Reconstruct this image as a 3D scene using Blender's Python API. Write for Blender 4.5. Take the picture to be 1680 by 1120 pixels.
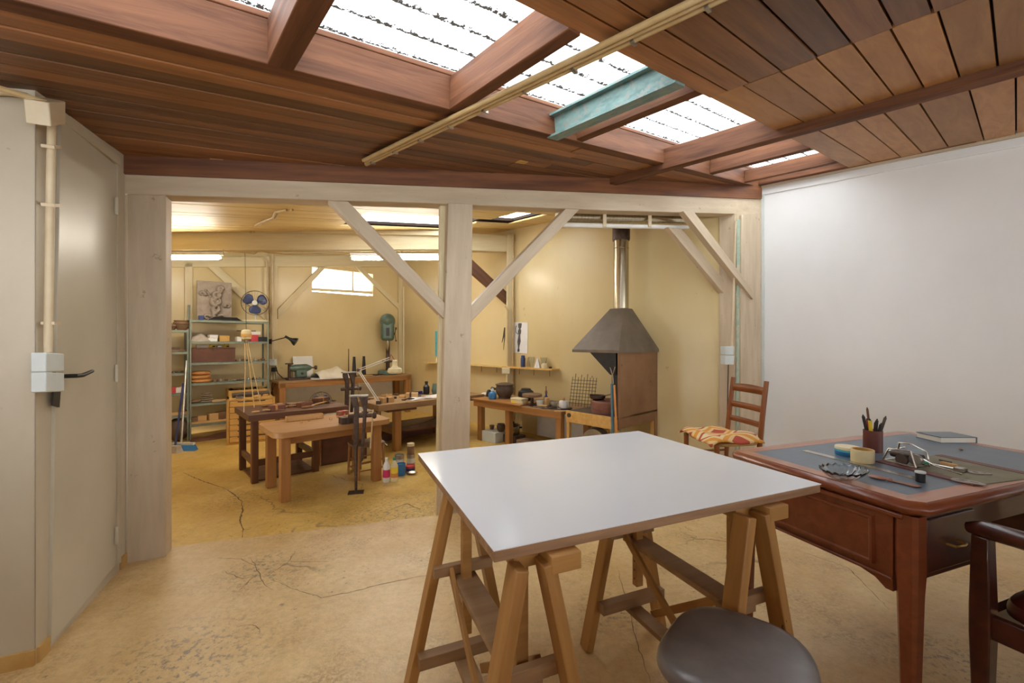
import bpy, bmesh, math, random
from mathutils import Vector, Matrix
random.seed(7)
for o in list(bpy.data.objects): bpy.data.objects.remove(o)
SC = bpy.context.scene; COL = SC.collection
# ------------------------------------------------------------------ camera
F = 700.0; EYE = 1.25; BF = -0.12           # focal length in px of the 1680 frame, eye height, back room floor level
cam = bpy.data.cameras.new('camera'); cam.sensor_width = 36; cam.lens = F/1680*36
cam.clip_start = 0.02; cam.clip_end = 200
co = bpy.data.objects.new('camera', cam); COL.objects.link(co)
co.location = (0, 0, EYE); co.rotation_euler = (math.pi/2, 0, 0); SC.camera = co
# ------------------------------------------------------------------ world, exposure
w = bpy.data.worlds.new('overcast_sky'); SC.world = w; w.use_nodes = True
bg = w.node_tree.nodes['Background']; bg.inputs[0].default_value = (0.93, 0.97, 1.0, 1); bg.inputs[1].default_value = 5.0
vs = SC.view_settings; vs.view_transform = 'Standard'; vs.look = 'None'; vs.gamma = 1; vs.use_curve_mapping = False
vs.exposure = 0.45
TUBE_POWER = 88.0
# ------------------------------------------------------------------ geometry helpers
V = Vector; PI = math.pi
def ray(px, py): return V(((px-840)/F, 1, (560-py)/F))
def gp(px, py, z=0.0):                       # point of a pixel on the horizontal level z
    r = ray(px, py); t = (z-EYE)/r.z; return V((r.x*t, t, z))
def plane(p, d):
    d = V((d[0], d[1])).normalized(); n = V((-d.y, d.x)); p = V(p)
    if n.dot(p) > 0: n = -n                  # normal looks towards the camera
    return (p, d, n)
def wp(px, py, pl, off=0.0):                 # point of a pixel on a vertical plane, off metres in front of it
    p, d, n = pl; q = p+n*off; r = ray(px, py)
    t = q.dot(n)/(V((r.x, r.y)).dot(n)); return V((r.x*t, t, EYE+r.z*t))
def wq(s, z, pl, off=0.0):                   # s metres along a vertical plane
    p, d, n = pl; q = p+d*s+n*off; return V((q.x, q.y, z))
PART = plane((-2.011, 2.479), (.9135, .4067))
LEFT = plane((-2.18, 2.404), (.4067, -.9135))
RETL = plane((-1.845, 1.652), (-.9135, -.4067))
WHITE = plane((2.675, 4.565), (.669, -.743))
RW2 = plane((2.316, 4.405), (-.7233, .6905))
BACK = plane((-2.288, 8.8), (-.728, -.685))
FR2 = plane((-0.02, 6.60), (-.9135, -.4067))
SHELF = plane((-4.446, 5.883), (.728, .685))
ANG_B = math.atan2(.685, .728)
ANG_A = math.atan2(.4067, .9135)
RA, RB, RC = 2.139, .070, .128               # underside of the roof boards: z = RA + RB x + RC y
def roof(x, y): return RA+RB*x+RC*y
UX = V((.7637, .6456)); VX = V((.6456, -.7637))
def uv(u, v, dz=0.0):
    p = UX*u+VX*v; return V((p.x, p.y, roof(p.x, p.y)+dz))

class MB:
    def __init__(s): s.v = []; s.f = []
    def add(s, vs, fs):
        b = len(s.v); s.v += [tuple(x) for x in vs]; s.f += [tuple(i+b for i in f) for f in fs]; return s
    def hexa(s, b4, t4): return s.add(list(b4)+list(t4), [(3,2,1,0),(4,5,6,7),(0,1,5,4),(1,2,6,5),(2,3,7,6),(3,0,4,7)])
    def box(s, c, d, R=None):
        hx, hy, hz = d[0]/2, d[1]/2, d[2]/2
        vs = [V((x,y,z)) for z in (-hz,hz) for x,y in ((-hx,-hy),(hx,-hy),(hx,hy),(-hx,hy))]
        if R is not None: vs = [R @ q for q in vs]
        vs = [q+V(c) for q in vs]; return s.hexa(vs[:4], vs[4:])
    def b0(s, x0, x1, y0, y1, z0, z1): return s.box(((x0+x1)/2,(y0+y1)/2,(z0+z1)/2), (x1-x0,y1-y0,z1-z0))
    def beam(s, p0, p1, w, h, up=(0,0,1)):
        p0, p1 = V(p0), V(p1); x = (p1-p0).normalized(); u = V(up)
        y = u.cross(x)
        if y.length < 1e-4: y = V((0,1,0)).cross(x)
        y.normalize(); z = x.cross(y); y = y*(w/2); z = z*(h/2)
        return s.hexa([p0-y-z,p0+y-z,p0+y+z,p0-y+z], [p1-y-z,p1+y-z,p1+y+z,p1-y+z])
    def taper(s, p0, p1, w0, w1):            # square leg between two points
        p0, p1 = V(p0), V(p1); a, b = w0/2, w1/2
        return s.hexa([p0+V(q)*a for q in ((-1,-1,0),(1,-1,0),(1,1,0),(-1,1,0))], [p1+V(q)*b for q in ((-1,-1,0),(1,-1,0),(1,1,0),(-1,1,0))])
    def prism(s, pts, vec):
        pts = [V(p) for p in pts]; vec = V(vec); n = len(pts)
        return s.add(pts+[p+vec for p in pts], [tuple(range(n-1,-1,-1)), tuple(range(n,2*n))]+[(i,(i+1)%n,n+(i+1)%n,n+i) for i in range(n)])
    def cyl(s, p0, p1, r0, r1=None, n=14):
        return s.tube([p0, p1], [r0, r0 if r1 is None else r1], n)
    def tube(s, pts, r, n=8):
        pts = [V(p) for p in pts]; m = len(pts); rs = r if isinstance(r, (list, tuple)) else [r]*m
        vs = []; prev = None
        for i, p in enumerate(pts):
            t = ((pts[min(i+1,m-1)]-pts[max(i-1,0)])).normalized()
            if prev is None:
                a = V((0,0,1)) if abs(t.z) < .9 else V((1,0,0)); x = a.cross(t).normalized()
            else:
                x = (prev-t*prev.dot(t)).normalized()
            prev = x; y = t.cross(x)
            vs += [p+(x*math.cos(2*PI*k/n)+y*math.sin(2*PI*k/n))*rs[i] for k in range(n)]
        fs = [(i*n+k, i*n+(k+1)%n, (i+1)*n+(k+1)%n, (i+1)*n+k) for i in range(m-1) for k in range(n)]
        fs += [tuple(range(n-1,-1,-1)), tuple(range((m-1)*n, m*n))]
        return s.add(vs, fs)
    def lathe(s, prof, c=(0,0,0), n=20, ax=None):
        c = V(c); R = ax if ax is not None else Matrix.Identity(3); vs = []
        for r, z in prof: vs += [c+R @ V((r*math.cos(2*PI*k/n), r*math.sin(2*PI*k/n), z)) for k in range(n)]
        m = len(prof)
        fs = [(i*n+k, i*n+(k+1)%n, (i+1)*n+(k+1)%n, (i+1)*n+k) for i in range(m-1) for k in range(n)]
        fs += [tuple(range(n-1,-1,-1)), tuple(range((m-1)*n, m*n))]
        return s.add(vs, fs)
    def ell(s, c, r, n=14, m=8, R=None):
        prof = [(max(1e-4, math.sin(PI*i/m)), -math.cos(PI*i/m)) for i in range(m+1)]; b = len(s.v)
        s.lathe(prof, (0,0,0), n)
        for i in range(b, len(s.v)):
            q = V(s.v[i]); q = V((q.x*r[0], q.y*r[1], q.z*r[2]))
            if R is not None: q = R @ q
            s.v[i] = tuple(q+V(c))
        return s
    def grid(s, fn, nu, nv):                 # open surface fn(u, v), u and v in 0..1
        vs = [V(fn(i/nu, j/nv)) for j in range(nv+1) for i in range(nu+1)]
        return s.add(vs, [(j*(nu+1)+i, j*(nu+1)+i+1, (j+1)*(nu+1)+i+1, (j+1)*(nu+1)+i) for j in range(nv) for i in range(nu)])
    def torus(s, c, R, r, n=28, m=8, M=None):
        pts = []
        M = M if M is not None else Matrix.Identity(3); c = V(c); vs = []
        for i in range(n):
            a = 2*PI*i/n
            for k in range(m):
                b = 2*PI*k/m; vs.append(c+M @ V(((R+r*math.cos(b))*math.cos(a), (R+r*math.cos(b))*math.sin(a), r*math.sin(b))))
        return s.add(vs, [(i*m+k, ((i+1)%n)*m+k, ((i+1)%n)*m+(k+1)%m, i*m+(k+1)%m) for i in range(n) for k in range(m)])
    def mesh(s, name):
        me = bpy.data.meshes.new(name); me.from_pydata(s.v, [], s.f); me.validate()
        bm = bmesh.new(); bm.from_mesh(me); bmesh.ops.recalc_face_normals(bm, faces=bm.faces); bm.to_mesh(me); bm.free()
        me.polygons.foreach_set('use_smooth', [True]*len(me.polygons)); me.set_sharp_from_angle(angle=math.radians(38))
        return me
WM = {}                                       # world matrices of the objects, by name
def link(o, parent, M):
    COL.objects.link(o)
    if parent is not None:
        o.parent = parent; o.matrix_basis = M; WM[o.name] = WM[parent.name] @ M
    else:
        o.matrix_basis = M; WM[o.name] = M.copy()
    return o
def tags(o, label=None, cat=None, group=None, kind=None):
    for k, x in (('label',label),('category',cat),('group',group),('kind',kind)):
        if x: o[k] = x
    return o
def TR(loc, rot=0.0): return Matrix.Translation(V(loc)) @ Matrix.Rotation(rot, 4, 'Z')
def thing(name, label, cat, loc=(0,0,0), rot=0.0, group=None, kind=None, sc=1.0):
    o = bpy.data.objects.new(name, None); o.empty_display_size = .05
    return tags(link(o, None, TR(loc, rot) @ Matrix.Scale(sc, 4)), label, cat, group, kind)
def part(parent, name, mb, m, M=None, label=None, bevel=0, kind=None, solid=0, sub=0):
    me = mb if isinstance(mb, bpy.types.Mesh) else mb.mesh(name)
    o = bpy.data.objects.new(name, me)
    if not me.materials: me.materials.append(m)
    link(o, parent, M if M is not None else Matrix.Identity(4)); tags(o, label, None, None, kind)
    if solid: x = o.modifiers.new('s', 'SOLIDIFY'); x.thickness = solid; x.offset = 0
    if sub: x = o.modifiers.new('d', 'SUBSURF'); x.levels = x.render_levels = sub
    if bevel: x = o.modifiers.new('b', 'BEVEL'); x.width = bevel; x.segments = 2; x.limit_method = 'ANGLE'
    return o
def single(name, label, cat, mb, m, loc=(0,0,0), rot=0.0, group=None, kind=None, bevel=0, solid=0, sub=0, sc=1.0):
    o = part(None, name, mb, m, TR(loc, rot) @ Matrix.Scale(sc, 4), label, bevel, kind, solid, sub)
    return tags(o, None, cat, group)
def frame_of(x, z, org):
    x = V(x).normalized(); z = V(z); z = (z-x*z.dot(x)).normalized(); y = z.cross(x)
    M = Matrix((x, y, z)).transposed().to_4x4(); M.translation = V(org); return M
def wbeam(parent, name, p0, p1, w, h, m, bevel=0, up=(0,0,1), label=None):     # a timber with its grain along local X
    p0, p1 = V(p0), V(p1); M = frame_of(p1-p0, up, p0); L = (p1-p0).length
    mb = MB().box((L/2,0,0), (L,w,h))
    if parent is not None: M = WM[parent.name].inverted() @ M
    return part(parent, name, mb, m, M, label, bevel)
def wpoly(parent, name, pts, vec, m, bevel=0, long=None, label=None, **k):      # an outline with thickness, grain along its longest edge
    pts = [V(p) for p in pts]
    if long is None: long = max(((pts[(i+1)%len(pts)]-pts[i]) for i in range(len(pts))), key=lambda e: e.length)
    M = frame_of(long, V(vec), pts[0]); Mi = M.inverted()
    mb = MB().prism([Mi @ p for p in pts], Mi.to_3x3() @ V(vec))
    if parent is not None: M = WM[parent.name].inverted() @ M
    o = part(parent, name, mb, m, M, label, bevel, **k); return o
def pxpoly(parent, name, pix, pl, thick, m, off=0.0, bevel=0, **k):              # pixel outline on a vertical plane, thick metres deep behind it
    n = pl[2]; return wpoly(parent, name, [wp(x, y, pl, off) for x, y in pix], V((-n.x,-n.y,0))*thick, m, bevel, **k)
def vleg(t, x, y, z0, z1, w, m, bevel=.004, name='leg'):              # upright square leg with its grain running up
    return part(t, name, MB().box(((z1-z0)/2,0,0), (z1-z0,w,w)), m, frame_of((0,0,1), (1,0,0), (x,y,z0)), bevel=bevel)
def copy_tree(o, loc, rot, label=None):
    c = o.copy(); COL.objects.link(c); c.matrix_basis = TR(loc, rot); WM[c.name] = TR(loc, rot)
    if label: c['label'] = label
    for ch in o.children:
        d = ch.copy(); COL.objects.link(d); d.parent = c; d.matrix_basis = ch.matrix_basis
        for g in ch.children:
            e = g.copy(); COL.objects.link(e); e.parent = d; e.matrix_basis = g.matrix_basis
    return c
# ------------------------------------------------------------------ materials
def lin(h):
    if not isinstance(h, str): return (*h, 1)
    c = [int(h[i:i+2], 16)/255 for i in (0,2,4)]
    return (*[x/12.92 if x <= .04045 else ((x+.055)/1.055)**2.4 for x in c], 1)
def pm(name, c1, c2=None, rough=.6, metal=0.0, scale=(6,6,6), bump=0.0, vary=0.0, lo=.35, hi=.65, detail=6, spots=None, trans=0.0, emit=None, spec=.5, rvar=0.0, coat=0, dist=0.0):
    m = bpy.data.materials.new(name); m.use_nodes = True; N = m.node_tree.nodes; L = m.node_tree.links
    b = N['Principled BSDF']; b.inputs['Roughness'].default_value = rough; b.inputs['Metallic'].default_value = metal
    b.inputs['Base Color'].default_value = lin(c1); b.inputs['Transmission Weight'].default_value = trans
    b.inputs['Specular IOR Level'].default_value = spec; b.inputs['Coat Weight'].default_value = coat
    if emit: b.inputs['Emission Color'].default_value = lin(c1); b.inputs['Emission Strength'].default_value = emit
    if c2 is None and not bump: return m
    tc = N.new('ShaderNodeTexCoord'); oi = N.new('ShaderNodeObjectInfo')
    ad = N.new('ShaderNodeVectorMath'); ad.operation = 'MULTIPLY_ADD'
    L.new(oi.outputs['Random'], ad.inputs[0]); ad.inputs[1].default_value = (37, 53, 71); L.new(tc.outputs['Object'], ad.inputs[2])
    mp = N.new('ShaderNodeMapping'); mp.inputs['Scale'].default_value = scale; L.new(ad.outputs[0], mp.inputs[0])
    nz = N.new('ShaderNodeTexNoise'); nz.inputs['Scale'].default_value = 1; nz.inputs['Detail'].default_value = detail; nz.inputs['Roughness'].default_value = .6
    nz.inputs['Distortion'].default_value = dist
    L.new(mp.outputs[0], nz.inputs['Vector']); col = None
    if c2 is not None:
        cr = N.new('ShaderNodeValToRGB'); cr.color_ramp.elements[0].position = lo; cr.color_ramp.elements[1].position = hi
        cr.color_ramp.elements[0].color = lin(c1); cr.color_ramp.elements[1].color = lin(c2); L.new(nz.outputs[0], cr.inputs[0]); col = cr.outputs[0]
    if spots:
        sc, ssc, thr = spots
        n2 = N.new('ShaderNodeTexNoise'); n2.inputs['Scale'].default_value = ssc; n2.inputs['Detail'].default_value = 8; n2.inputs['Roughness'].default_value = .7
        L.new(ad.outputs[0], n2.inputs['Vector'])
        r2 = N.new('ShaderNodeValToRGB'); r2.color_ramp.elements[0].position = thr; r2.color_ramp.elements[1].position = thr+.06; L.new(n2.outputs[0], r2.inputs[0])
        mx = N.new('ShaderNodeMix'); mx.data_type = 'RGBA'; L.new(r2.outputs[0], mx.inputs[0]); L.new(col, mx.inputs[6]); mx.inputs[7].default_value = lin(sc); col = mx.outputs[2]
    if vary and col:
        hs = N.new('ShaderNodeHueSaturation'); mr = N.new('ShaderNodeMapRange'); mr.inputs[3].default_value = 1-vary; mr.inputs[4].default_value = 1+vary
        L.new(oi.outputs['Random'], mr.inputs[0]); L.new(mr.outputs[0], hs.inputs['Value']); L.new(col, hs.inputs['Color']); col = hs.outputs[0]
    if col: L.new(col, b.inputs['Base Color'])
    if rvar:
        mr = N.new('ShaderNodeMapRange'); mr.inputs[3].default_value = rough-rvar; mr.inputs[4].default_value = rough+rvar; L.new(nz.outputs[0], mr.inputs[0]); L.new(mr.outputs[0], b.inputs['Roughness'])
    if bump:
        bp = N.new('ShaderNodeBump'); bp.inputs['Strength'].default_value = bump; bp.inputs['Distance'].default_value = .01; L.new(nz.outputs[0], bp.inputs['Height']); L.new(bp.outputs[0], b.inputs['Normal'])
    return m
WOODS = (1.2, 22, 22)
M = dict(
 plank=pm('stained_plank', '6a4124', 'a06c40', .5, scale=(1.5,26,26), bump=.25, vary=.48, lo=.25, hi=.75),
 plank2=pm('ceiling_board', '946338', 'b98a54', .55, scale=(2.2,14,14), bump=.15, vary=.26, lo=.2, hi=.8, dist=1.2),
 beam=pm('red_beam_wood', '472818', '815438', .65, scale=(1.6,20,20), bump=.3, vary=.12, spec=.25, lo=.25, hi=.75, dist=.6),
 beamdk=pm('dark_beam_wood', '5e3620', '86532f', .55, scale=(1.6,20,20), bump=.2, vary=.1),
 deck=pm('roof_deck', '2a1a10', '3a2416', .8, scale=(4,4,4)),
 green=pm('green_steel', '5c7c79', '7f9d97', .45, scale=(10,30,30), bump=.25, spots=('868d86', 22, .52)),
 paint=pm('painted_timber', 'b7a286', 'cfbca0', .5, scale=(2,14,14), bump=.25, lo=.25, hi=.7, spots=('93795a', 9, .64)),
 painty=pm('painted_timber_yellow', 'd2c094', 'e0d0a8', .5, scale=(2,14,14), bump=.15, lo=.3, hi=.7),
 wally=pm('yellow_wall', 'd1b983', 'dcc898', .3, scale=(1.2,1.2,.5), bump=.04, lo=.3, hi=.7, spots=('b9a274', 2.6, .66)),
 walll=pm('grimy_cream_wall', 'cabda6', 'b5a88e', .5, scale=(2.2,2.2,1.2), bump=.05, lo=.35, hi=.75, spots=('857a66', 5, .68)),
 door=pm('cream_door', 'c8bfaa', 'bbb098', .32, scale=(1.5,1.5,.6), lo=.3, hi=.8),
 white=pm('white_panel_wall', 'e9e8e6', 'e1e0dd', .45, scale=(1.5,1.5,1), lo=.3, hi=.7),
 yceil=pm('painted_ceiling_board', 'cfae6c', 'dcc184', .5, scale=(1.5,22,22), bump=.15, vary=.06),
 ochre=pm('ochre_skirting', 'b98f4c', 'c9a362', .6, scale=(8,8,8)),
 metal=pm('grey_metal', '9a9690', 'b6b2aa', .35, .9, scale=(8,8,8)),
 steel=pm('brushed_steel', 'b9b2a4', 'cfc8ba', .25, 1, scale=(60,60,2)),
 galv=pm('duct_steel', 'b0a48c', 'c8bda4', .22, 1, scale=(40,40,1), bump=.03),
 shelfm=pm('grey_green_shelf', '7c8578', '8d9587', .5, .2, scale=(8,8,8)),
 iron=pm('dark_iron', '4a3c33', '63524a', .5, .6, scale=(20,20,20), bump=.2),
 black=pm('black_plastic', '1c1b1b', '262423', .45, scale=(20,20,20)),
 hood=pm('sooty_sheet', '685d50', '7f7364', .45, .35, scale=(4,4,4), lo=.3, hi=.7, spots=('3e3631', 4, .62)),
 rust=pm('rusty_panel', '7d5a40', '9a7656', .45, .25, scale=(3,3,3), lo=.3, hi=.7, spots=('5e4030', 5, .63)),
 firebrick=pm('fired_clay', '75483a', '8b5c4c', .7, scale=(6,6,6)),
 bench=pm('bench_wood', '93622f', 'ad7a44', .5, scale=WOODS, bump=.12, vary=.08, lo=.3, hi=.7),
 benchlt=pm('table_wood', 'a47648', 'ba8d58', .45, scale=(1.5,16,16), bump=.08, vary=.06, lo=.25, hi=.75),
 benchdk=pm('dark_bench_wood', '55341f', '74492b', .5, scale=WOODS, bump=.12, vary=.08),
 benchtop=pm('worn_bench_top', '8a6a48', 'a3825a', .55, scale=(2,14,14), bump=.12, spots=('5b4430', 8, .64)),
 ply=pm('yellow_plywood', 'c99a4e', 'dab06a', .5, scale=(2,20,20), bump=.05, vary=.05),
 trestle=pm('oiled_trestle_wood', '9c6c36', 'b98a4c', .45, scale=(1.6,24,24), bump=.1, vary=.1, lo=.3, hi=.7),
 trestledk=pm('dusty_trestle_wood', '8d6a45', 'a17e58', .6, scale=(1.6,24,24), bump=.1, vary=.06),
 laminate=pm('white_laminate', 'd9dbde', 'dfe0e2', .16, scale=(1,1,1), spots=('b9bac0', 14, .735)),
 edge=pm('board_edge', '8a6647', 'a98360', .6, scale=(3,30,30), bump=.2),
 mahog=pm('mahogany', '6e3620', '8f4e2e', .28, scale=(1.8,18,18), bump=.03, vary=.05, lo=.25, hi=.75, coat=.3, dist=.8),
 mahogdk=pm('dark_mahogany', '3a1a11', '52271a', .3, scale=(1.8,18,18), vary=.05, coat=.3),
 mahoglt=pm('desk_rim_wood', '9a5b3c', 'b07050', .3, scale=(1.8,18,18), vary=.05, coat=.3),
 leather=pm('slate_leather', '546270', '64727e', .34, scale=(5,5,5), bump=.06, lo=.3, hi=.7, spots=('6d787e', 9, .66)),
 vinyl=pm('grey_vinyl', '6b6460', '7b736e', .28, scale=(10,10,10), bump=.05),
 redleather=pm('maroon_leather', '471812', '5c231a', .35, scale=(20,20,20), bump=.08),
 chairw=pm('chair_wood', '78401a', '93562a', .35, scale=(1.6,1.6,1.6), vary=.05),
 straw=pm('straw', 'a98650', 'c4a36b', .8, scale=(40,4,4), bump=.4),
 creamp=pm('cream_plastic', 'e6d9b2', 'dccda2', .4, scale=(6,6,6)),
 whitep=pm('white_plastic', 'e8e5dd', 'dedad0', .35, scale=(6,6,6)),
 greyp=pm('pale_grey_plastic', 'd5d9d4', 'cacfca', .4, scale=(6,6,6)),
 pipe=pm('painted_conduit', 'cbb591', 'd8c6a4', .4, scale=(6,6,6)),
 pipeo=pm('brass_conduit', 'bd9f6c', 'cbb183', .35, 0, scale=(10,10,10)),
 blue=pm('blue_paint', '2b6da3', '3579ae', .35, scale=(8,8,8)),
 cyan=pm('cyan_print', '3fb0c6', '62c3d2', .5, scale=(9,9,9)),
 navy=pm('navy_plastic', '2c3564', '38427a', .35, scale=(8,8,8)),
 fanblue=pm('blue_fan_blade', '2f3c68', '3b4977', .35, scale=(6,6,6), trans=.0),
 machine=pm('green_machine_enamel', '4e6055', '5e7265', .35, .1, scale=(10,10,10), bump=.05),
 clay=pm('dark_clay', '4a3a30', '62503f', .6, scale=(10,10,10), bump=.1),
 claylt=pm('brown_clay', '75573f', '8d6e52', .6, scale=(10,10,10), bump=.1),
 plaster=pm('grey_plaster', '8d7f72', 'a89a8b', .8, scale=(12,12,12), bump=.3),
 brownbox=pm('brown_box', '5d3a2b', '6f4735', .6, scale=(8,8,8), vary=.05),
 card=pm('cardboard', 'c1954f', 'd0a660', .7, scale=(8,8,8)),
 redc=pm('red_print', 'b8343e', 'c8444a', .5, scale=(8,8,8)),
 pink=pm('magenta_label', 'c5285f', 'd23a6e', .5, scale=(8,8,8)),
 yellow=pm('yellow_label', 'e3c026', 'ecd045', .5, scale=(8,8,8)),
 orange=pm('orange_hose', 'd08844', 'dd9a58', .5, scale=(8,8,8)),
 hoseb=pm('blue_hose', '4a7186', '5c8296', .5, scale=(8,8,8)),
 paper=pm('paper', 'e6ddcc', 'd9cfbc', .8, scale=(6,6,6)),
 paperw=pm('white_paper', 'e9e6e2', 'e0dcd8', .8, scale=(6,6,6)),
 ink=pm('drawing_ink', '4e4a46', '605b55', .8, scale=(30,30,30)),
 stone=pm('stones', '8d7c68', 'a8987f', .8, scale=(14,14,14), vary=.2),
 woodlt=pm('pale_offcut', 'c59a62', 'd4ae78', .6, scale=(3,20,20), vary=.15),
 wooddisc=pm('turned_wood', 'b5793c', 'c68d4f', .5, scale=(10,10,3), vary=.1),
 cloth=pm('grey_cloth', 'a6998c', 'bbaea0', .9, scale=(14,14,14), bump=.2),
 copper=pm('copper', 'b57a50', 'c89066', .3, .9, scale=(10,10,10)),
 brass=pm('brass', 'b58e45', 'c49f58', .3, .9, scale=(10,10,10)),
 chrome=pm('worn_chrome', 'b4aea6', 'c6c0b8', .25, 1, scale=(20,20,20)),
 maroon=pm('maroon_leatherette', '5a2a22', '6a352b', .45, scale=(14,14,14), bump=.05),
 olive=pm('olive_blotter', '77725c', '8a846c', .7, scale=(7,7,7), spots=('5d5a4a', 8, .62)),
 tan=pm('tan_masking_tape', 'd3c08e', 'dcca9c', .6, scale=(6,6,6)),
 gcap=pm('green_plastic', '1c7a60', '258a6e', .4, scale=(6,6,6)),
 palegreen=pm('pale_green_paint', '9aab98', 'b0bda8', .5, scale=(20,20,6), spots=('c3b79a', 14, .55)),
 boardgrey=pm('grey_template', '9c8f86', 'aa9d93', .5, scale=(8,8,8)),
 pinkwood=pm('rosewood', '8d5d4c', 'a0705d', .45, scale=(2,20,20)),
 cut=pm('cut_glass', 'eef2f2', None, .05, trans=1.0),
 glass=pm('clear_glass', 'eef2f0', None, .03, trans=1.0),
 wire=pm('black_wire', '2a2622', '332e29', .6, scale=(6,6,6)),
)
# ------------------------------------------------------------------ special surfaces
def nodes(name):
    m = bpy.data.materials.new(name); m.use_nodes = True; return m, m.node_tree.nodes, m.node_tree.links, m.node_tree.nodes['Principled BSDF']
def floor_mat(name, c1, c2, dirt, crackscale, stain, rough, worn=()):
    m, N, L, b = nodes(name); tc = N.new('ShaderNodeTexCoord')
    def noise(s, d=8, r=.65, vec=None):
        n = N.new('ShaderNodeTexNoise'); n.inputs['Scale'].default_value = s; n.inputs['Detail'].default_value = d; n.inputs['Roughness'].default_value = r
        L.new(vec or tc.outputs['Object'], n.inputs['Vector']); return n.outputs[0]
    def ramp(x, a, c, inv=False):
        r = N.new('ShaderNodeMapRange'); r.inputs[1].default_value = a; r.inputs[2].default_value = c
        r.inputs[3].default_value = 1 if inv else 0; r.inputs[4].default_value = 0 if inv else 1; L.new(x, r.inputs[0]); return r.outputs[0]
    def mix(f, a, c):
        x = N.new('ShaderNodeMix'); x.data_type = 'RGBA'; L.new(f, x.inputs[0])
        for i, q in ((6,a),(7,c)):
            if isinstance(q, tuple): x.inputs[i].default_value = q
            else: L.new(q, x.inputs[i])
        return x.outputs[2]
    def mul(a, c):
        x = N.new('ShaderNodeMath'); x.operation = 'MULTIPLY'
        L.new(a, x.inputs[0])
        if isinstance(c, float): x.inputs[1].default_value = c
        else: L.new(c, x.inputs[1])
        return x.outputs[0]
    col = mix(ramp(noise(1.6), .35, .65), lin(c1), lin(c2))
    col = mix(mul(ramp(noise(30, 8, .7), .42, .75), .4), col, lin(dirt))
    col = mix(mul(ramp(noise(2.3, 9, .72), .50, .64), mul(ramp(noise(70, 4), .40, .6), .7)), col, lin(dirt))
    # cracks: edges of a distorted cell pattern, kept only where a wide noise allows
    dn = N.new('ShaderNodeTexNoise'); dn.inputs['Scale'].default_value = 5; dn.inputs['Detail'].default_value = 6; L.new(tc.outputs['Object'], dn.inputs['Vector'])
    sc = N.new('ShaderNodeVectorMath'); sc.operation = 'MULTIPLY_ADD'; L.new(dn.outputs['Color'], sc.inputs[0]); sc.inputs[1].default_value = (.35,.35,0); L.new(tc.outputs['Object'], sc.inputs[2])
    vo = N.new('ShaderNodeTexVoronoi'); vo.feature = 'DISTANCE_TO_EDGE'; vo.inputs['Scale'].default_value = crackscale; L.new(sc.outputs[0], vo.inputs['Vector'])
    ck = mul(ramp(vo.outputs['Distance'], .003, .009, True), ramp(noise(.9, 2), .5, .58))
    col = mix(mul(ck, .75), col, lin('6a5436'))
    # paint worn off in flecks
    fl = mul(ramp(noise(26, 8, .75), .6, .64), ramp(noise(1.1, 3), stain, stain+.06))
    col = mix(mul(fl, .85), col, lin('5a5248'))
    sp = N.new('ShaderNodeTexNoise'); col = mix(mul(ramp(noise(150, 4, .7), .5, .7), .22), col, lin(dirt))
    for x, y, r in worn:                     # patches where the paint has worn through
        dv_ = N.new('ShaderNodeVectorMath'); dv_.operation = 'DISTANCE'; L.new(tc.outputs['Object'], dv_.inputs[0]); dv_.inputs[1].default_value = (x, y, 0)
        wm = mul(ramp(dv_.outputs['Value'], r, r*.2), ramp(noise(34, 9, .75), .52, .57)); col = mix(mul(wm, .8), col, lin('6b6152'))
    L.new(col, b.inputs['Base Color'])
    rr = N.new('ShaderNodeMapRange'); rr.inputs[3].default_value = rough-.12; rr.inputs[4].default_value = rough+.2; L.new(noise(5), rr.inputs[0]); L.new(rr.outputs[0], b.inputs['Roughness'])
    bp = N.new('ShaderNodeBump'); bp.inputs['Strength'].default_value = .12; bp.inputs['Distance'].default_value = .01; L.new(noise(60, 6), bp.inputs['Height']); L.new(bp.outputs[0], b.inputs['Normal'])
    return m
M['floor'] = floor_mat('painted_concrete', 'c39d64', 'd8ba86', '8d7048', 1.0, .5, .34, [(*gp(300,1090)[:2],.42), (*gp(430,935)[:2],.3), (*gp(1560,1080)[:2],.25), (*gp(1000,1000)[:2],.2)])
M['floory'] = floor_mat('yellow_painted_concrete', 'cda44f', 'e0bf70', '8f7038', 1.1, .53, .33, [(*gp(640,850,BF)[:2],.7), (*gp(390,820,BF)[:2],.4)])
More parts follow.
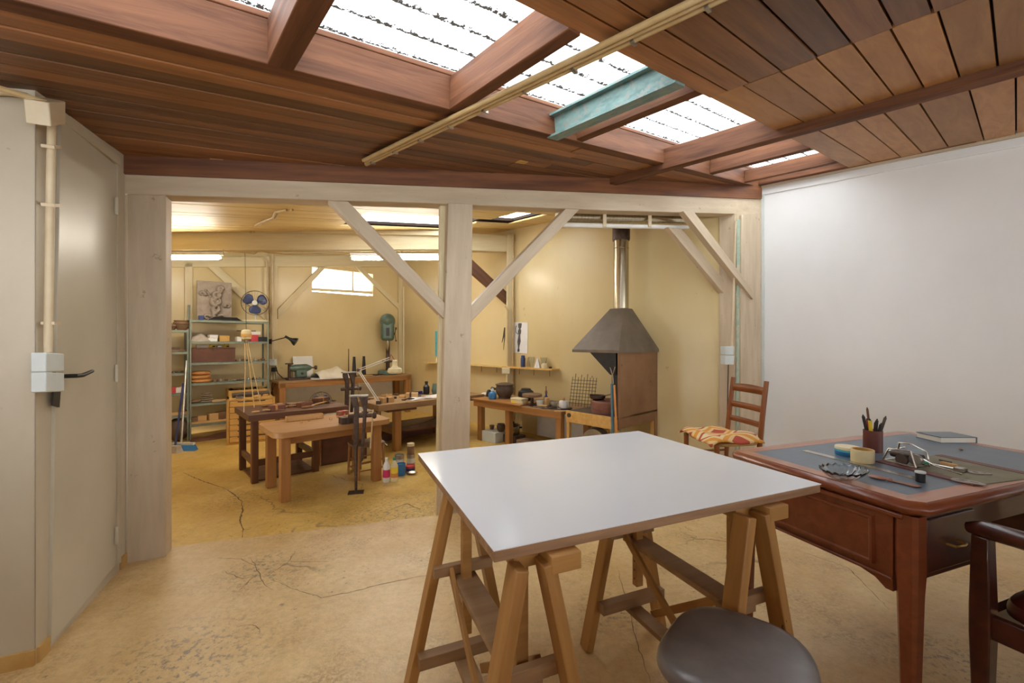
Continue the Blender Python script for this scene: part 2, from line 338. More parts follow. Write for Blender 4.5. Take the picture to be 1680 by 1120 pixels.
def sheet_mat():
    m, N, L, b = nodes('translucent_corrugated_sheet'); out = N['Material Output']
    tc = N.new('ShaderNodeTexCoord'); sp = N.new('ShaderNodeSeparateXYZ'); L.new(tc.outputs['Object'], sp.inputs[0])
    # local y runs across the corrugations (wavelength .15): dirt lies along the valleys
    mm = N.new('ShaderNodeMath'); mm.operation = 'PINGPONG'; mm.inputs[1].default_value = .075; L.new(sp.outputs[1], mm.inputs[0])
    nz = N.new('ShaderNodeTexNoise'); nz.inputs['Scale'].default_value = 48; nz.inputs['Detail'].default_value = 9; nz.inputs['Roughness'].default_value = .75; L.new(tc.outputs['Object'], nz.inputs['Vector'])
    a = N.new('ShaderNodeMapRange'); a.inputs[1].default_value = .0; a.inputs[2].default_value = .034; a.inputs[3].default_value = .2; a.inputs[4].default_value = -.1; L.new(mm.outputs[0], a.inputs[0])
    s = N.new('ShaderNodeMath'); s.operation = 'ADD'; L.new(nz.outputs[0], s.inputs[0]); L.new(a.outputs[0], s.inputs[1])
    r = N.new('ShaderNodeMapRange'); r.inputs[1].default_value = .60; r.inputs[2].default_value = .63; L.new(s.outputs[0], r.inputs[0])
    mx = N.new('ShaderNodeMix'); mx.data_type = 'RGBA'; L.new(r.outputs[0], mx.inputs[0]); mx.inputs[6].default_value = (.86,.88,.9,1); mx.inputs[7].default_value = lin('26221e')
    tl = N.new('ShaderNodeBsdfTranslucent'); L.new(mx.outputs[2], tl.inputs[0]); L.new(tl.outputs[0], out.inputs[0]); return m
M['sheet'] = sheet_mat()
def frosted():
    m, N, L, b = nodes('frosted_pane'); tl = N.new('ShaderNodeBsdfTranslucent'); tl.inputs[0].default_value = (.92,.94,.96,1); L.new(tl.outputs[0], N['Material Output'].inputs[0]); return m
M['frost'] = frosted()
def tube_mat():
    m, N, L, b = nodes('lit_tube'); b.inputs['Base Color'].default_value = (.9,.9,.9,1); b.inputs['Emission Color'].default_value = (1,.93,.80,1); b.inputs['Emission Strength'].default_value = TUBE_POWER; return m
M['tube'] = tube_mat()
# ------------------------------------------------------------------ floors
def area(poly, z0, z1): return MB().prism([V((x,y,z0)) for x, y in poly], (0,0,z1-z0))
SA, SB = V((-2.30, 2.535)), V((-.543, 3.07))          # edge of the step between the two rooms
sd = (SB-SA).normalized(); SE = SA+sd*5.05; SS = SA-sd*.05
floor = single('floor', 'beige painted concrete floor, cracked and flecked, around the white table', 'floor',
  area([(SS.x,SS.y),(SE.x,SE.y),(3.0,4.75),(8.7,-1.9),(-3.6,-1.9),(-3.6,1.0)], -.3, 0), M['floor'], kind='structure')
floor2 = single('floor', 'yellow painted concrete floor of the back workshop, a low step down', 'floor',
  area([(-7.2,3.6),(-3.3,1.9),(SS.x,SS.y-.12),(SE.x,SE.y-.12),(2.75,4.2),(-2.2,9.2)], -.4, BF), M['floory'], kind='structure')
def cracks(par, z, lines, wd):
    mb = MB(); rk = random.Random(4)
    for ln in lines:
        pts = [gp(x, y, z) for x, y in ln]; fine = []
        for a, b in zip(pts, pts[1:]):
            n = max(2, int((b-a).length/.025))
            for i in range(n): fine.append(a.lerp(b, i/n)+V((rk.uniform(-.004,.004), rk.uniform(-.004,.004), 0)))
        fine.append(pts[-1]); m = len(fine); vs_ = []
        for i, p in enumerate(fine):
            t = (fine[min(i+1,m-1)]-fine[max(i-1,0)]).normalized(); s = V((-t.y, t.x, 0))*(wd*(.25+.75*math.sin(PI*(i+.5)/m))*rk.uniform(.5,1.2))
            vs_ += [p-s+V((0,0,.0006)), p+s+V((0,0,.0006))]
        mb.add(vs_, [(2*i,2*i+1,2*i+3,2*i+2) for i in range(m-1)])
    return part(par, 'floor_cracks', mb, M['crackm'], kind='stuff')
M['crackm'] = pm('crack_dirt', '6b573b', '7d6748', .9, scale=(30,30,30))
cracks(floor, 0, [[(412,915),(424,938),(430,954),(437,962),(450,968)],[(424,940),(408,953),(393,968)],[(424,943),(400,949),(372,940),(368,936)],[(447,950),(475,963),(527,980),(570,972),(640,955),(705,942)],[(440,944),(472,922),(485,905)],[(472,921),(540,921)],[(418,928),(395,917),(355,915)],[(1013,929),(1020,962),(1028,983),(1037,1020),(1046,1059),(1067,1118)],[(388,1028),(415,1024),(424,1030),(426,1038)],[(985,885),(994,892)],[(1300,900),(1390,930),(1460,1000)]], .0022)
cracks(floor2, BF, [[(396,818),(398,838),(393,852),(399,868),(397,882)],[(372,802),(388,814),(396,822)],[(300,775),(330,788),(372,802)],[(640,835),(668,826),(690,836)]], .006)
# ------------------------------------------------------------------ walls
def wall(name, label, p0, p1, th, m, z0=-.3, top=None, holes=()):
    """wall between two ground points, th thick away from the camera side; top follows the roof; holes (s0,s1,z0,z1)"""
    p0, p1 = V(p0), V(p1); d = (p1-p0); Ln = d.length; d.normalize(); n = V((-d.y, d.x))
    if n.dot(p0+p1) < 0: n = -n
    if th < 0: n = -n
    n = n*abs(th)
    tp = top or (lambda q: roof(q.x, q.y)+.15)
    cuts = sorted({0, Ln, *[h[0] for h in holes], *[h[1] for h in holes]}); mb = MB()
    def col(a, b, za, zb):
        qs = [p0+d*a, p0+d*b, p0+d*b+n, p0+d*a+n]
        f = lambda z, q: z if z is not None else tp(q)
        mb.hexa([(q.x,q.y,f(za,q)) for q in qs], [(q.x,q.y,f(zb,q)) for q in qs])
    for a, b in zip(cuts, cuts[1:]):
        h = [x for x in holes if x[0] <= a+1e-6 and x[1] >= b-1e-6]
        if h: col(a, b, z0, h[0][2]); col(a, b, h[0][3], None)
        else: col(a, b, z0, None)
    return single(name, label, 'wall', mb, m, kind='structure')
LC = V((-1.845, 1.652)); LB = V((-2.18, 2.404)); LF = V((-3.3, 1.004))
wl = wall('wall_left', 'grimy cream wall strip around the cream door', LC, LB, .25, M['walll'])
wf = wall('wall_front_left', 'scuffed pale wall return beside the cream door', LF, LC+V((0,0)), .2, M['walll'])
wall('wall_side', 'pale side wall behind the viewer on the door side', (-3.3, 1.1), (-3.3, -1.6), .2, M['walll'])
wall('wall_rear', 'pale rear wall behind the viewer with wide openings added for daylight', (-3.4, -1.6), (8.4, -1.6), -.2, M['white'], holes=[(.5,3.1,.9,1.85),(3.5,6.2,.9,2.15),(6.6,9.6,.9,2.3)])  # unseen wall; its openings are added to let sky light into the front room
ww = wall('wall_right', 'smooth white panelled wall beside the desk', (2.675,4.565), (2.675+.669*8.4, 4.565-.743*8.4), .2, M['white'])
# the white wall is lined with tall boards: thin butt joints, a batten at the top, a grey conduit on it
def on_white(s, z, off): return wq(s, z, WHITE, off)
for s in (-.0,): pass
top = [on_white(0, roof(2.675,4.565)-.09, .004), on_white(4, roof(2.675+.669*4,4.565-.743*4)-.09, .004)]
wbeam(ww, 'cover_strip', top[0], top[1], .02, .012, M['white'])
pt = [on_white(.0, roof(2.675,4.565)-.012, .03), on_white(4, roof(2.675+.669*4,4.565-.743*4)-.012, .03)]
wbeam(ww, 'top_batten', pt[0], pt[1], .03, .03, M['paint'])
pxpoly(ww, 'corner_strip', [(1249,318),(1254,317),(1254,780),(1249,780)], WHITE, .02, M['greyp'], off=.012)
# back room
wall('wall_back', 'yellow back wall with a frosted window above the grinder bench', (-5.9, 8.8-.685/.728*3.612), (-2.288, 8.8), .2, M['wally'],
     holes=[(*sorted([(wp(x, 450, BACK)-V((-5.9, 8.8-.685/.728*3.612, 0))).to_2d().length for x in (512, 612)]), EYE+(560-478)/F*7.6, EYE+(560-438)/F*7.6)])
wr2 = wall('wall_right_back', 'glossy yellow wall behind the forge and wall shelf', (2.316,4.405), (-2.288-.15,8.8+.15), .2, M['wally'])
wall('wall_left_back', 'yellow side wall of the back workshop behind the shelving', (-5.9, 5.42), (-3.3, 2.6), .2, M['wally'])
wall('wall_return', 'painted return of the partition beside the white wall', (2.316,4.405), (2.70,4.575), .25, M['paint'])
# ochre skirting at the door wall
for nm, a, b, pl in (('baseboard_front_left', wq(0,0,RETL), wq(1.4,0,RETL), RETL), ('baseboard_left', wq(.817,0,LEFT), wq(.745,0,LEFT), LEFT), ('baseboard_corner', wq(.0,0,LEFT), wq(.075,0,LEFT), LEFT)):
    n = V((pl[2].x, pl[2].y, 0)); mb = MB().beam(a+n*.004+V((0,0,.03)), b+n*.004+V((0,0,.03)), .012, .06)
    single(nm, {'baseboard_front_left':'ochre painted skirting along the scuffed wall return','baseboard_left':'short ochre skirting end between wall return and cream door','baseboard_corner':'short ochre skirting in the corner past the door hinges'}[nm], 'skirting', mb, M['ochre'], kind='structure')
# ------------------------------------------------------------------ roof: deck, boards, rafters
def cells(u0, u1, v0, v1, holes):
    us = sorted({u0,u1,*[x for h in holes for x in h[:2] if u0 < x < u1]}); vs_ = sorted({v0,v1,*[x for h in holes for x in h[2:] if v0 < x < v1]})
    for a, b in zip(us, us[1:]):
        for c, d in zip(vs_, vs_[1:]):
            if not any(h[0] <= a+1e-6 and h[1] >= b-1e-6 and h[2] <= c+1e-6 and h[3] >= d-1e-6 for h in holes): yield a, b, c, d
SKY = (-1.35, 4.98, -1.80, -1.01); SK2 = (1.75, 3.3, -5.28, -4.4); SK3 = (3.36, 3.85, -4.55, -3.95)
mb = MB()
for a, b, c, d in cells(-5, 5.25, -9.2, 5.2, [SKY, SK2, SK3]):
    mb.hexa([uv(a,c,.035), uv(b,c,.035), uv(b,d,.035), uv(a,d,.035)], [uv(a,c,.07), uv(b,c,.07), uv(b,d,.07), uv(a,d,.07)])
ceil = thing('ceiling', 'sloping timber roof of stained boards and red rafters with a skylight strip', 'ceiling', kind='structure')
part(ceil, 'roof_deck', mb, M['deck'])
NR = V((-RB, -RC, 1)).normalized()
def board(u0, u1, v0, v1, m, dz=0.0, th=.02, name='plank', u0b=None, u1b=None):
    """board lying under the deck; ends may be cut askew (u?b = ends on the v1 side)"""
    u0b = u0 if u0b is None else u0b; u1b = u1 if u1b is None else u1b
    pts = [uv(u0,v0,dz), uv(u1,v0,dz), uv(u1b,v1,dz), uv(u0b,v1,dz)]
    return wpoly(ceil, name, pts, NR*th, m, long=uv(1,0)-uv(0,0))
def u_part(v): return (3.0825+.9602*v)/.2792          # where a row meets the partition
def u_left(v): return -1.5 if v > -2.42 else (-1.0137-.2791*v)/.9602-.06
v = -1.86; k = 0
while v > -3.95:
    wd = random.choice([.085,.095,.1,.105,.11]); g = .007; dz = random.uniform(-.003,.003)
    a0, a1 = u_left(v-wd), u_left(v-g); e0, e1 = u_part(v-wd)+.12, u_part(v-g)+.12
    e0, e1 = min(e0, 4.98), min(e1, 4.98)
    if e1-a1 > .12 and e0-a0 > .02:
        j = random.uniform(1.9, 2.6)
        if e0 > j+.3 and a0 < j-.3:
            board(a0, j, v-wd, v-g, M['plank'], dz, u0b=a1); board(j+.005, e0, v-wd, v-g, M['plank'], -dz, u1b=e1)
        else: board(a0, e0, v-wd, v-g, M['plank'], dz, u0b=a1, u1b=e1)
    v -= wd
# right hand boards: three fields cut at the rafters
for (u0, u1), w0 in (((-1.6, 2.165), .115), ((2.175, 3.12), .15), ((3.18, 4.985), .165)):
    v = -1.012
    while v < 1.5:
        wd = w0*random.uniform(.78,1.2); board(u0, u1, v+.006, v+wd-.003, M['plank2'] if u0 > 2 else M['plank'], random.uniform(-.004,.003)); v += wd
for (u0, u1), w0 in (((-3.2,-1.62),.3),):
    board(u0, u1, -1.0, 1.5, M['plank'])
# back room boards, painted
v = -2.7
while v > -6.9:
    wd = .13; s = u_part(v-wd)+.3
    segs = [(max(s,-1.2), 5.0)]
    for h in (SK2, SK3):
        if v > h[2] and v-wd < h[3]:
            segs = [q for a, b in segs for q in (((a, h[0]-.01), (h[1]+.01, b)) if a < h[0] and b > h[1] else ((a, b),))]
    for a, b in segs:
        b = min(b, 4.9)
        if b-a > .1: board(a, b, v-wd, v-.003, M['yceil'], random.uniform(-.002,.002))
    v -= wd
# corrugated sheets on the roof
def corrug(par, name, u0, u1, v0, v1, dz):
    Mx = frame_of(uv(1,0)-uv(0,0), NR, uv(u0, v1, dz)); n = int((v1-v0)/.15*10); Ln = (uv(u1,0)-uv(u0,0)).length; mb = MB()
    W_ = (uv(0,v0)-uv(0,v1)).length
    mb.grid(lambda a, b: (a*Ln, b*W_, -.016*math.cos(2*PI*b*W_/.15)), max(2, int(Ln/.5)), n)
    return part(par, name, mb, M['sheet'], WM[par.name].inverted() @ Mx)
sk = thing('window_2', 'dirt-streaked translucent corrugated skylight strip between the red rafters', 'skylight', kind='structure')
corrug(sk, 'corrugated_sheet', -1.5, 5.1, -2.1, -.85, .19)
sk2 = thing('window_3', 'white corrugated skylight in the yellow ceiling above the workbenches', 'skylight', kind='structure')
corrug(sk2, 'corrugated_sheet', 1.6, 3.4, -5.6, -4.2, .16); corrug(sk2, 'corrugated_sheet', 3.3, 4.0, -4.8, -3.7, .16)
# flashing under the sheet at the boards' edge
mb = MB().hexa([uv(-1.5,-1.07,.125), uv(5,-1.07,.125), uv(5,-.9,.125), uv(-1.5,-.9,.125)], [uv(-1.5,-1.07,.13), uv(5,-1.07,.13), uv(5,-.9,.13), uv(-1.5,-.9,.13)])
part(ceil, 'flashing', mb, M['metal'])
def rbeam(name, u0, v0, u1, v1, w, h, m, dz, bevel=.004, label=None):   # timber whose underside lies dz over the boards' underside
    return wbeam(ceil, name, uv(u0,v0,dz+h/2), uv(u1,v1,dz+h/2), w, h, m, bevel, label=label)
rbeam('trimmer_beam', -1.6, -1.82, 4.98, -1.82, .07, .165, M['beam'], -.004)
rbeam('trimmer_beam', -1.6, -1.80, 4.98, -1.80, .035, .03, M['beam'], .163)
rbeam('trimmer_board', -1.6, -.99, 4.98, -.99, .03, .12, M['beam'], .005)
for u, ww_, h in ((-.42,.075,.17),(.37,.085,.17),(1.14,.06,.16),(2.07,.06,.14),(3.87,.06,.13),(4.62,.05,.12)):
    rbeam('rafter', u, -1.785, u, -1.0, ww_, h, M['beam'], -.008 if u < 2 else .005)
rbeam('rafter', 3.1, -2.36, 3.13, 1.5, .075, .16, M['beam'], -.055, label='knotty through rafter below the boards')
rbeam('wall_rafter', 4.93, -1.8, 4.95, -.2, .06, .13, M['beam'], .0)
g = MB()
for y, z, a, b in ((0,.006,.09,.012),(0,.124,.09,.012),(0,.065,.012,.12)): g.box((.41,y,z), (.82,a,b))
st = part(ceil, 'steel_joist', g, M['green'], frame_of(uv(1.86,-1.0)-uv(1.86,-1.82), NR, uv(1.86,-1.82,-.012)), label='green painted steel joist')
rbeam('knothole_patch', 1.98, -2.28, 2.06, -2.28, .05, .006, M['card'], -.008, label='pale round patch in the stained boards')
# dark wall plate above the partition header
def pl_on(pl, pix, th, m, name, par, **k): return pxpoly(par, name, pix, pl, th, m, **k)
pt_ = thing('wall_partition', 'painted timber frame of posts, header and braces dividing the two rooms', 'partition', kind='structure')
pl_on(PART, [(186,246),(1250,293),(1250,326),(186,283.5)], .14, M['beamdk'], 'wall_plate', pt_, off=.02)
pl_on(PART, [(196,282),(1246,324),(1246,352),(1000,345),(700,333),(275,320),(196,318)], .13, M['paint'], 'header_beam', pt_, bevel=.005)
pl_on(PART, [(208,318),(272,320),(272,914),(214,925),(207,926)], .11, M['paint'], 'post', pt_, bevel=.005)
pl_on(PART, [(196,284),(209,284),(209,926),(190,933)], .1, M['walll'], 'jamb_filling', pt_, off=-.02, label='rough plaster strip')
pl_on(PART, [(735,332),(776,334),(769,850),(721,850)], .13, M['paint'], 'post', pt_, bevel=.006, off=.012)
pl_on(PART, [(722,334),(734,335),(730,846),(716,846)], .04, M['painty'], 'stud', pt_, off=-.05, bevel=.003)
pl_on(PART, [(538,329),(571,330),(736,503),(736,530)], .09, M['paint'], 'brace', pt_, off=-.01, bevel=.004)
pl_on(PART, [(771,504),(931,339),(954,340),(770,531)], .09, M['paint'], 'brace', pt_, off=-.01, bevel=.004)
pl_on(PART, [(1121,346),(1138,346),(1237,477),(1236,491)], .07, M['paint'], 'brace', pt_, off=.06, bevel=.004)
pl_on(PART, [(1096,372),(1119,376),(1199,472),(1198,494)], .06, M['paint'], 'brace', pt_, off=-.10, bevel=.004)
pl_on(PART, [(1217,352),(1248,348),(1248,800),(1214,800)], .12, M['paint'], 'post', pt_, off=.03, bevel=.005)
pxpoly(pt_, 'wall_post', [(1180,350),(1206,350),(1206,790),(1180,790)], RW2, .03, M['paint'], off=.02, bevel=.003)
pl_on(PART, [(1209,360),(1217,360),(1216,800),(1208,800)], .01, M['palegreen'], 'steel_strip', pt_, off=.012, label='pale green steel strip')
# second frame in the back room
fr = thing('wall_frame_back', 'cream tie beam and post carrying the fluorescent tubes in the back workshop', 'timber frame', kind='structure')
pl_on(FR2, [(190,361),(722,379),(838,387),(838,413),(722,409),(190,411)], .14, M['painty'], 'tie_beam', fr, bevel=.004)
pl_on(FR2, [(190,361),(722,378),(722,386),(190,376)], .05, M['painty'], 'top_board', fr, off=.05, bevel=.003)
pl_on(FR2, [(833,384),(843,384),(842,690),(832,690)], .05, M['painty'], 'post', fr, off=.06, bevel=.004)
pl_on(FR2, [(730,382),(772,423),(835,482),(835,501),(772,446),(720,398)], .08, M['benchdk'], 'brace', fr, off=-.02, bevel=.003)
# back wall timbers
def bw(name, pix, th=.05, m=None, **k): return pl_on(BACK, pix, th, m or M['painty'], name, bwt, off=th, bevel=.003, **k)
bwt = thing('trim_1', 'cream posts, plate and braces fixed to the yellow back wall', 'wall timbers', kind='structure')
bw('plate', [(190,424),(657,417),(657,437),(190,438)], .06)
bw('post', [(443,437),(455,437),(455,690),(443,690)], .06)
bw('post', [(303,430),(316,430),(316,700),(303,700)], .06)
bw('post', [(654,420),(661,419),(661,680),(655,680)], .06)
bw('brace', [(340,437),(359,437),(441,511),(441,530)])
bw('brace', [(524,438),(535,438),(456,523),(456,507)])
bw('brace', [(583,437),(592,437),(657,500),(657,510)])
# frosted window
wn = thing('window_1', 'small frosted window bright with daylight high in the back wall', 'window', kind='structure')
pl_on(BACK, [(510,436),(614,437),(614,480),(510,474)], .012, M['frost'], 'pane', wn, off=-.08)
for q in ([(508,435),(512,435),(512,476),(508,476)], [(610,436),(614,436),(614,482),(610,482)], [(508,472),(614,478),(614,482),(508,476)], [(578,437),(580,437),(580,480),(578,480)]):
    pl_on(BACK, q, .03, M['painty'], 'frame_bar', wn, off=-.055)
# ------------------------------------------------------------------ door
def lw(px, py, off=0.0): return wp(px, py, LEFT, off)
dr = thing('door_1', 'plain cream flush door with a black lever handle', 'door', lw(190, 925), kind='structure')
pl_on(LEFT, [(100,196),(192,272),(190,926),(84,1056)], .04, M['door'], 'leaf', dr, off=.012, bevel=.002)
pl_on(LEFT, [(97,176),(198,259),(198,272),(97,193)], .03, M['walll'], 'head_trim', dr, off=.02, bevel=.002)
pl_on(LEFT, [(193,268),(199,272),(199,922),(193,926)], .02, M['walll'], 'jamb', dr, off=.014)
for y in (338, 612, 878):
    a = lw(191, y-14, .022); b = lw(191, y+14, .022); mb = MB().cyl(a, b, .008)
    part(dr, 'hinge', mb, M['door'], WM[dr.name].inverted())
a = lw(101, 617, .012); n3 = V((LEFT[2].x, LEFT[2].y, 0)); d3 = V((-LEFT[1].x, -LEFT[1].y, 0))
h = part(dr, 'handle', MB().tube([a, a+n3*.05, a+n3*.055+d3*.03+V((0,0,-.0)), a+n3*.05+d3*.13+V((0,0,.012))], [.009,.009,.009,.007], 10), M['black'], WM[dr.name].inverted(), label='black lever handle')
pxpoly(dr, 'lock_plate', [(88,640),(100,640),(98,668),(87,665)], LEFT, .006, M['black'], off=.02, label='black lock plate')
# ------------------------------------------------------------------ electrical runs on the door wall
sw = thing('switch_box', 'stacked pale grey switch boxes on the wall beside the cream door', 'switch', lw(88, 610, .02))
for y0, y1 in ((578,609),(610,642)):
    o = pxpoly(sw, 'switch_unit', [(76,y0),(106,y0+2),(106,y1),(76,y1+1)], LEFT, .045, M['greyp'], off=.055, bevel=.004)
jb = thing('junction_box', 'cream junction box where conduits meet under the ceiling above the door', 'junction box', lw(90,190,.02))
pxpoly(jb, 'housing', [(80,168),(108,166),(108,204),(84,208)], LEFT, .07, M['pipe'], off=.085, bevel=.004)
part(jb, 'flex_conduit', MB().tube([wp(-40,150,RETL,.02), wp(20,152,RETL,.02), wp(44,158,RETL,.03), lw(72,178,.06), lw(82,192,.05)], .012, 10), M['pipe'], WM[jb.name].inverted())
part(jb, 'riser_conduit', MB().tube([lw(85,205,.03), lw(83,300,.03), lw(79,578,.03)], .014, 10), M['pipe'], WM[jb.name].inverted())
for y in (240, 336, 530): part(jb, 'clip', MB().beam(lw(78,y,.03), lw(90,y,.03), .04, .012), M['pipe'], WM[jb.name].inverted())
part(jb, 'ceiling_conduit', MB().tube([uv(-1.1,-1.96,-.015), uv(-.78,-2.2,-.015), lw(76,160,.06)+V((0,0,-.02))], .011, 8), M['pipeo'], WM[jb.name].inverted())
# conduit bundle under the skylight
a, b = gp(595, 271, 2.44), V((0,0,0))
def cpt(px, py, dz):      # pixel on a level dz below the boards
    r = ray(px, py); t = (RA+dz-EYE)/(r.z-RB*r.x-RC); return V((r.x*t, t, EYE+r.z*t))
ct = thing('conduit_bundle', 'bundle of painted conduits clipped under the boards across the skylight', 'conduit', cpt(595,268,-.02))
A0, A1 = cpt(595,268,-.025), cpt(1185,-12,-.03); dv = (A1-A0).normalized(); sv = dv.cross(NR).normalized()
for off, dz, r, s0 in ((-.026,0,.014,0), (.004,-.002,.011,.05), (.028,.0,.012,.06)):
    part(ct, 'conduit', MB().tube([A0+dv*s0+sv*off+NR*dz, A1+dv*.4+sv*off+NR*dz], r, 10), M['pipeo'], WM[ct.name].inverted())
L_ = (A1-A0).length
for i in range(9):
    p = A0+dv*(L_*(i+.3)/8.5); part(ct, 'clip', MB().beam(p-sv*.045, p-sv*.01, .012, .034, up=NR), M['metal'], WM[ct.name].inverted())
# conduits along the header, right hand
hc = thing('header_conduits', 'thick grey and cream conduits clipped behind the header above the forge', 'conduit', wp(1000,360,PART,-.2))
part(hc, 'duct', MB().tube([wp(915,356,PART,-.2), wp(1130,361,PART,-.2)], .05, 12), M['galv'], WM[hc.name].inverted())
part(hc, 'conduit', MB().tube([wp(920,369,PART,-.16), wp(1128,373,PART,-.16)], .022, 12), M['whitep'], WM[hc.name].inverted())
for x in (992, 1066): part(hc, 'clip', MB().beam(wp(x,350,PART,-.13), wp(x,372,PART,-.13), .03, .02), M['pipe'], WM[hc.name].inverted())
# socket and cables on the return post
sk_ = thing('socket_box', 'pale double socket box on the painted post behind the ladder-back chair', 'socket', wp(1198,585,PART,-.0))
for y0, y1 in ((568,582),(583,598)): pxpoly(sk_, 'socket_unit', [(1190,y0),(1205,y0),(1204,y1),(1190,y1)], PART, .06, M['greyp'], off=.06, bevel=.004)
part(sk_, 'riser_conduit', MB().tube([wp(1201,568,PART,.03), wp(1207,362,PART,.03)], .01, 8), M['pipe'], WM[sk_.name].inverted())
part(sk_, 'cable', MB().tube([wp(1195,598,PART,.03), wp(1194,640,PART,.02), wp(1193,720,PART,.02)], .005, 6), M['wire'], WM[sk_.name].inverted())
# tubes
def tube_light(x0, x1, y, label):
    a, b = wp(x0, y, FR2, -.05), wp(x1, y, FR2, -.05); mid = (a+b)/2
    t = thing('fluorescent_lamp', label, 'lamp', mid, group='fluorescent tubes under the tie beam')
    Mi = WM[t.name].inverted(); d = (b-a).normalized()
    part(t, 'lamp_tube', MB().cyl(a, b, .02, n=12), M['tube'], Mi)
    part(t, 'batten', MB().beam(a+V((0,0,.05))-d*.03, b+V((0,0,.05))+d*.03, .06, .04), M['whitep'], Mi)
    for p in (a, b): part(t, 'holder', MB().beam(p+V((0,0,.04)), p-V((0,0,.022)), .03, .03, up=d), M['whitep'], Mi)
    return t
tube_light(205, 362, 423, 'lit fluorescent tube above the metal shelving')
tube_light(578, 729, 424, 'lit fluorescent tube above the workbenches near the central post')
# cables along the tie beam and back wall
cb = thing('ceiling_cables', 'painted cables looping down from the yellow ceiling to the tie beam', 'cable', wp(415,378,FR2,.05))
Mi = WM[cb.name].inverted()
for k in (0, 5):
    part(cb, 'cable', MB().tube([cpt(470+k*2,344,-.02), cpt(452+k,348,-.02), cpt(448+k,357,-.02), cpt(425+k,366,-.02), wp(412+k,374,FR2,.08), wp(411+k,382,FR2,.08)], .011, 8), M['pipeo'], Mi)
cc = thing('beam_cable', 'dark cable slung along the underside of the tie beam between tubes', 'cable', wp(440,412,FR2,.0))
part(cc, 'cable', MB().tube([wp(x,y,FR2,-.0) for x,y in ((365,410),(375,413),(400,414),(418,416),(425,411),(440,414),(470,417),(520,416),(560,416),(575,418))], .009, 6), M['pipeo'], WM[cc.name].inverted())
wc = thing('riser_conduits', 'cream conduits running down the back wall post beside the shelving', 'conduit', wp(440,500,BACK,.08))
for x, r in ((438,.012),(446,.015)):
    part(wc, 'conduit', MB().tube([wp(395,421,BACK,.1), wp(x-8,422+(x-438)/3,BACK,.1), wp(x,429,BACK,.1), wp(x+1,620,BACK,.1)] if x==438 else [wp(447,412,BACK,.1), wp(447,600,BACK,.1)], r, 8), M['pipe'], WM[wc.name].inverted())
w2 = thing('corner_conduit', 'white conduit rising in the far corner beside the drill press', 'conduit', wp(661,560,BACK,.08))
part(w2, 'conduit', MB().tube([wp(662,470,BACK,.1), wp(662,617,BACK,.1)], .018, 8), M['creamp'], WM[w2.name].inverted())
w3 = thing('post_conduit', 'yellowed conduits on the post at the right of the wall shelf', 'conduit', wp(838,560,FR2,.12))
part(w3, 'conduit', MB().tube([wp(829,502,FR2,.1), wp(833,510,FR2,.1), wp(833,600,FR2,.1)], .014, 8), M['pipeo'], WM[w3.name].inverted())
part(w3, 'conduit', MB().tube([wp(842,384,FR2,.1), wp(841,690,FR2,.1)], .014, 8), M['pipeo'], WM[w3.name].inverted())
part(w3, 'socket', MB().box(wp(830,608,FR2,.14), (.12,.06,.09)), M['creamp'], WM[w3.name].inverted(), bevel=.006)
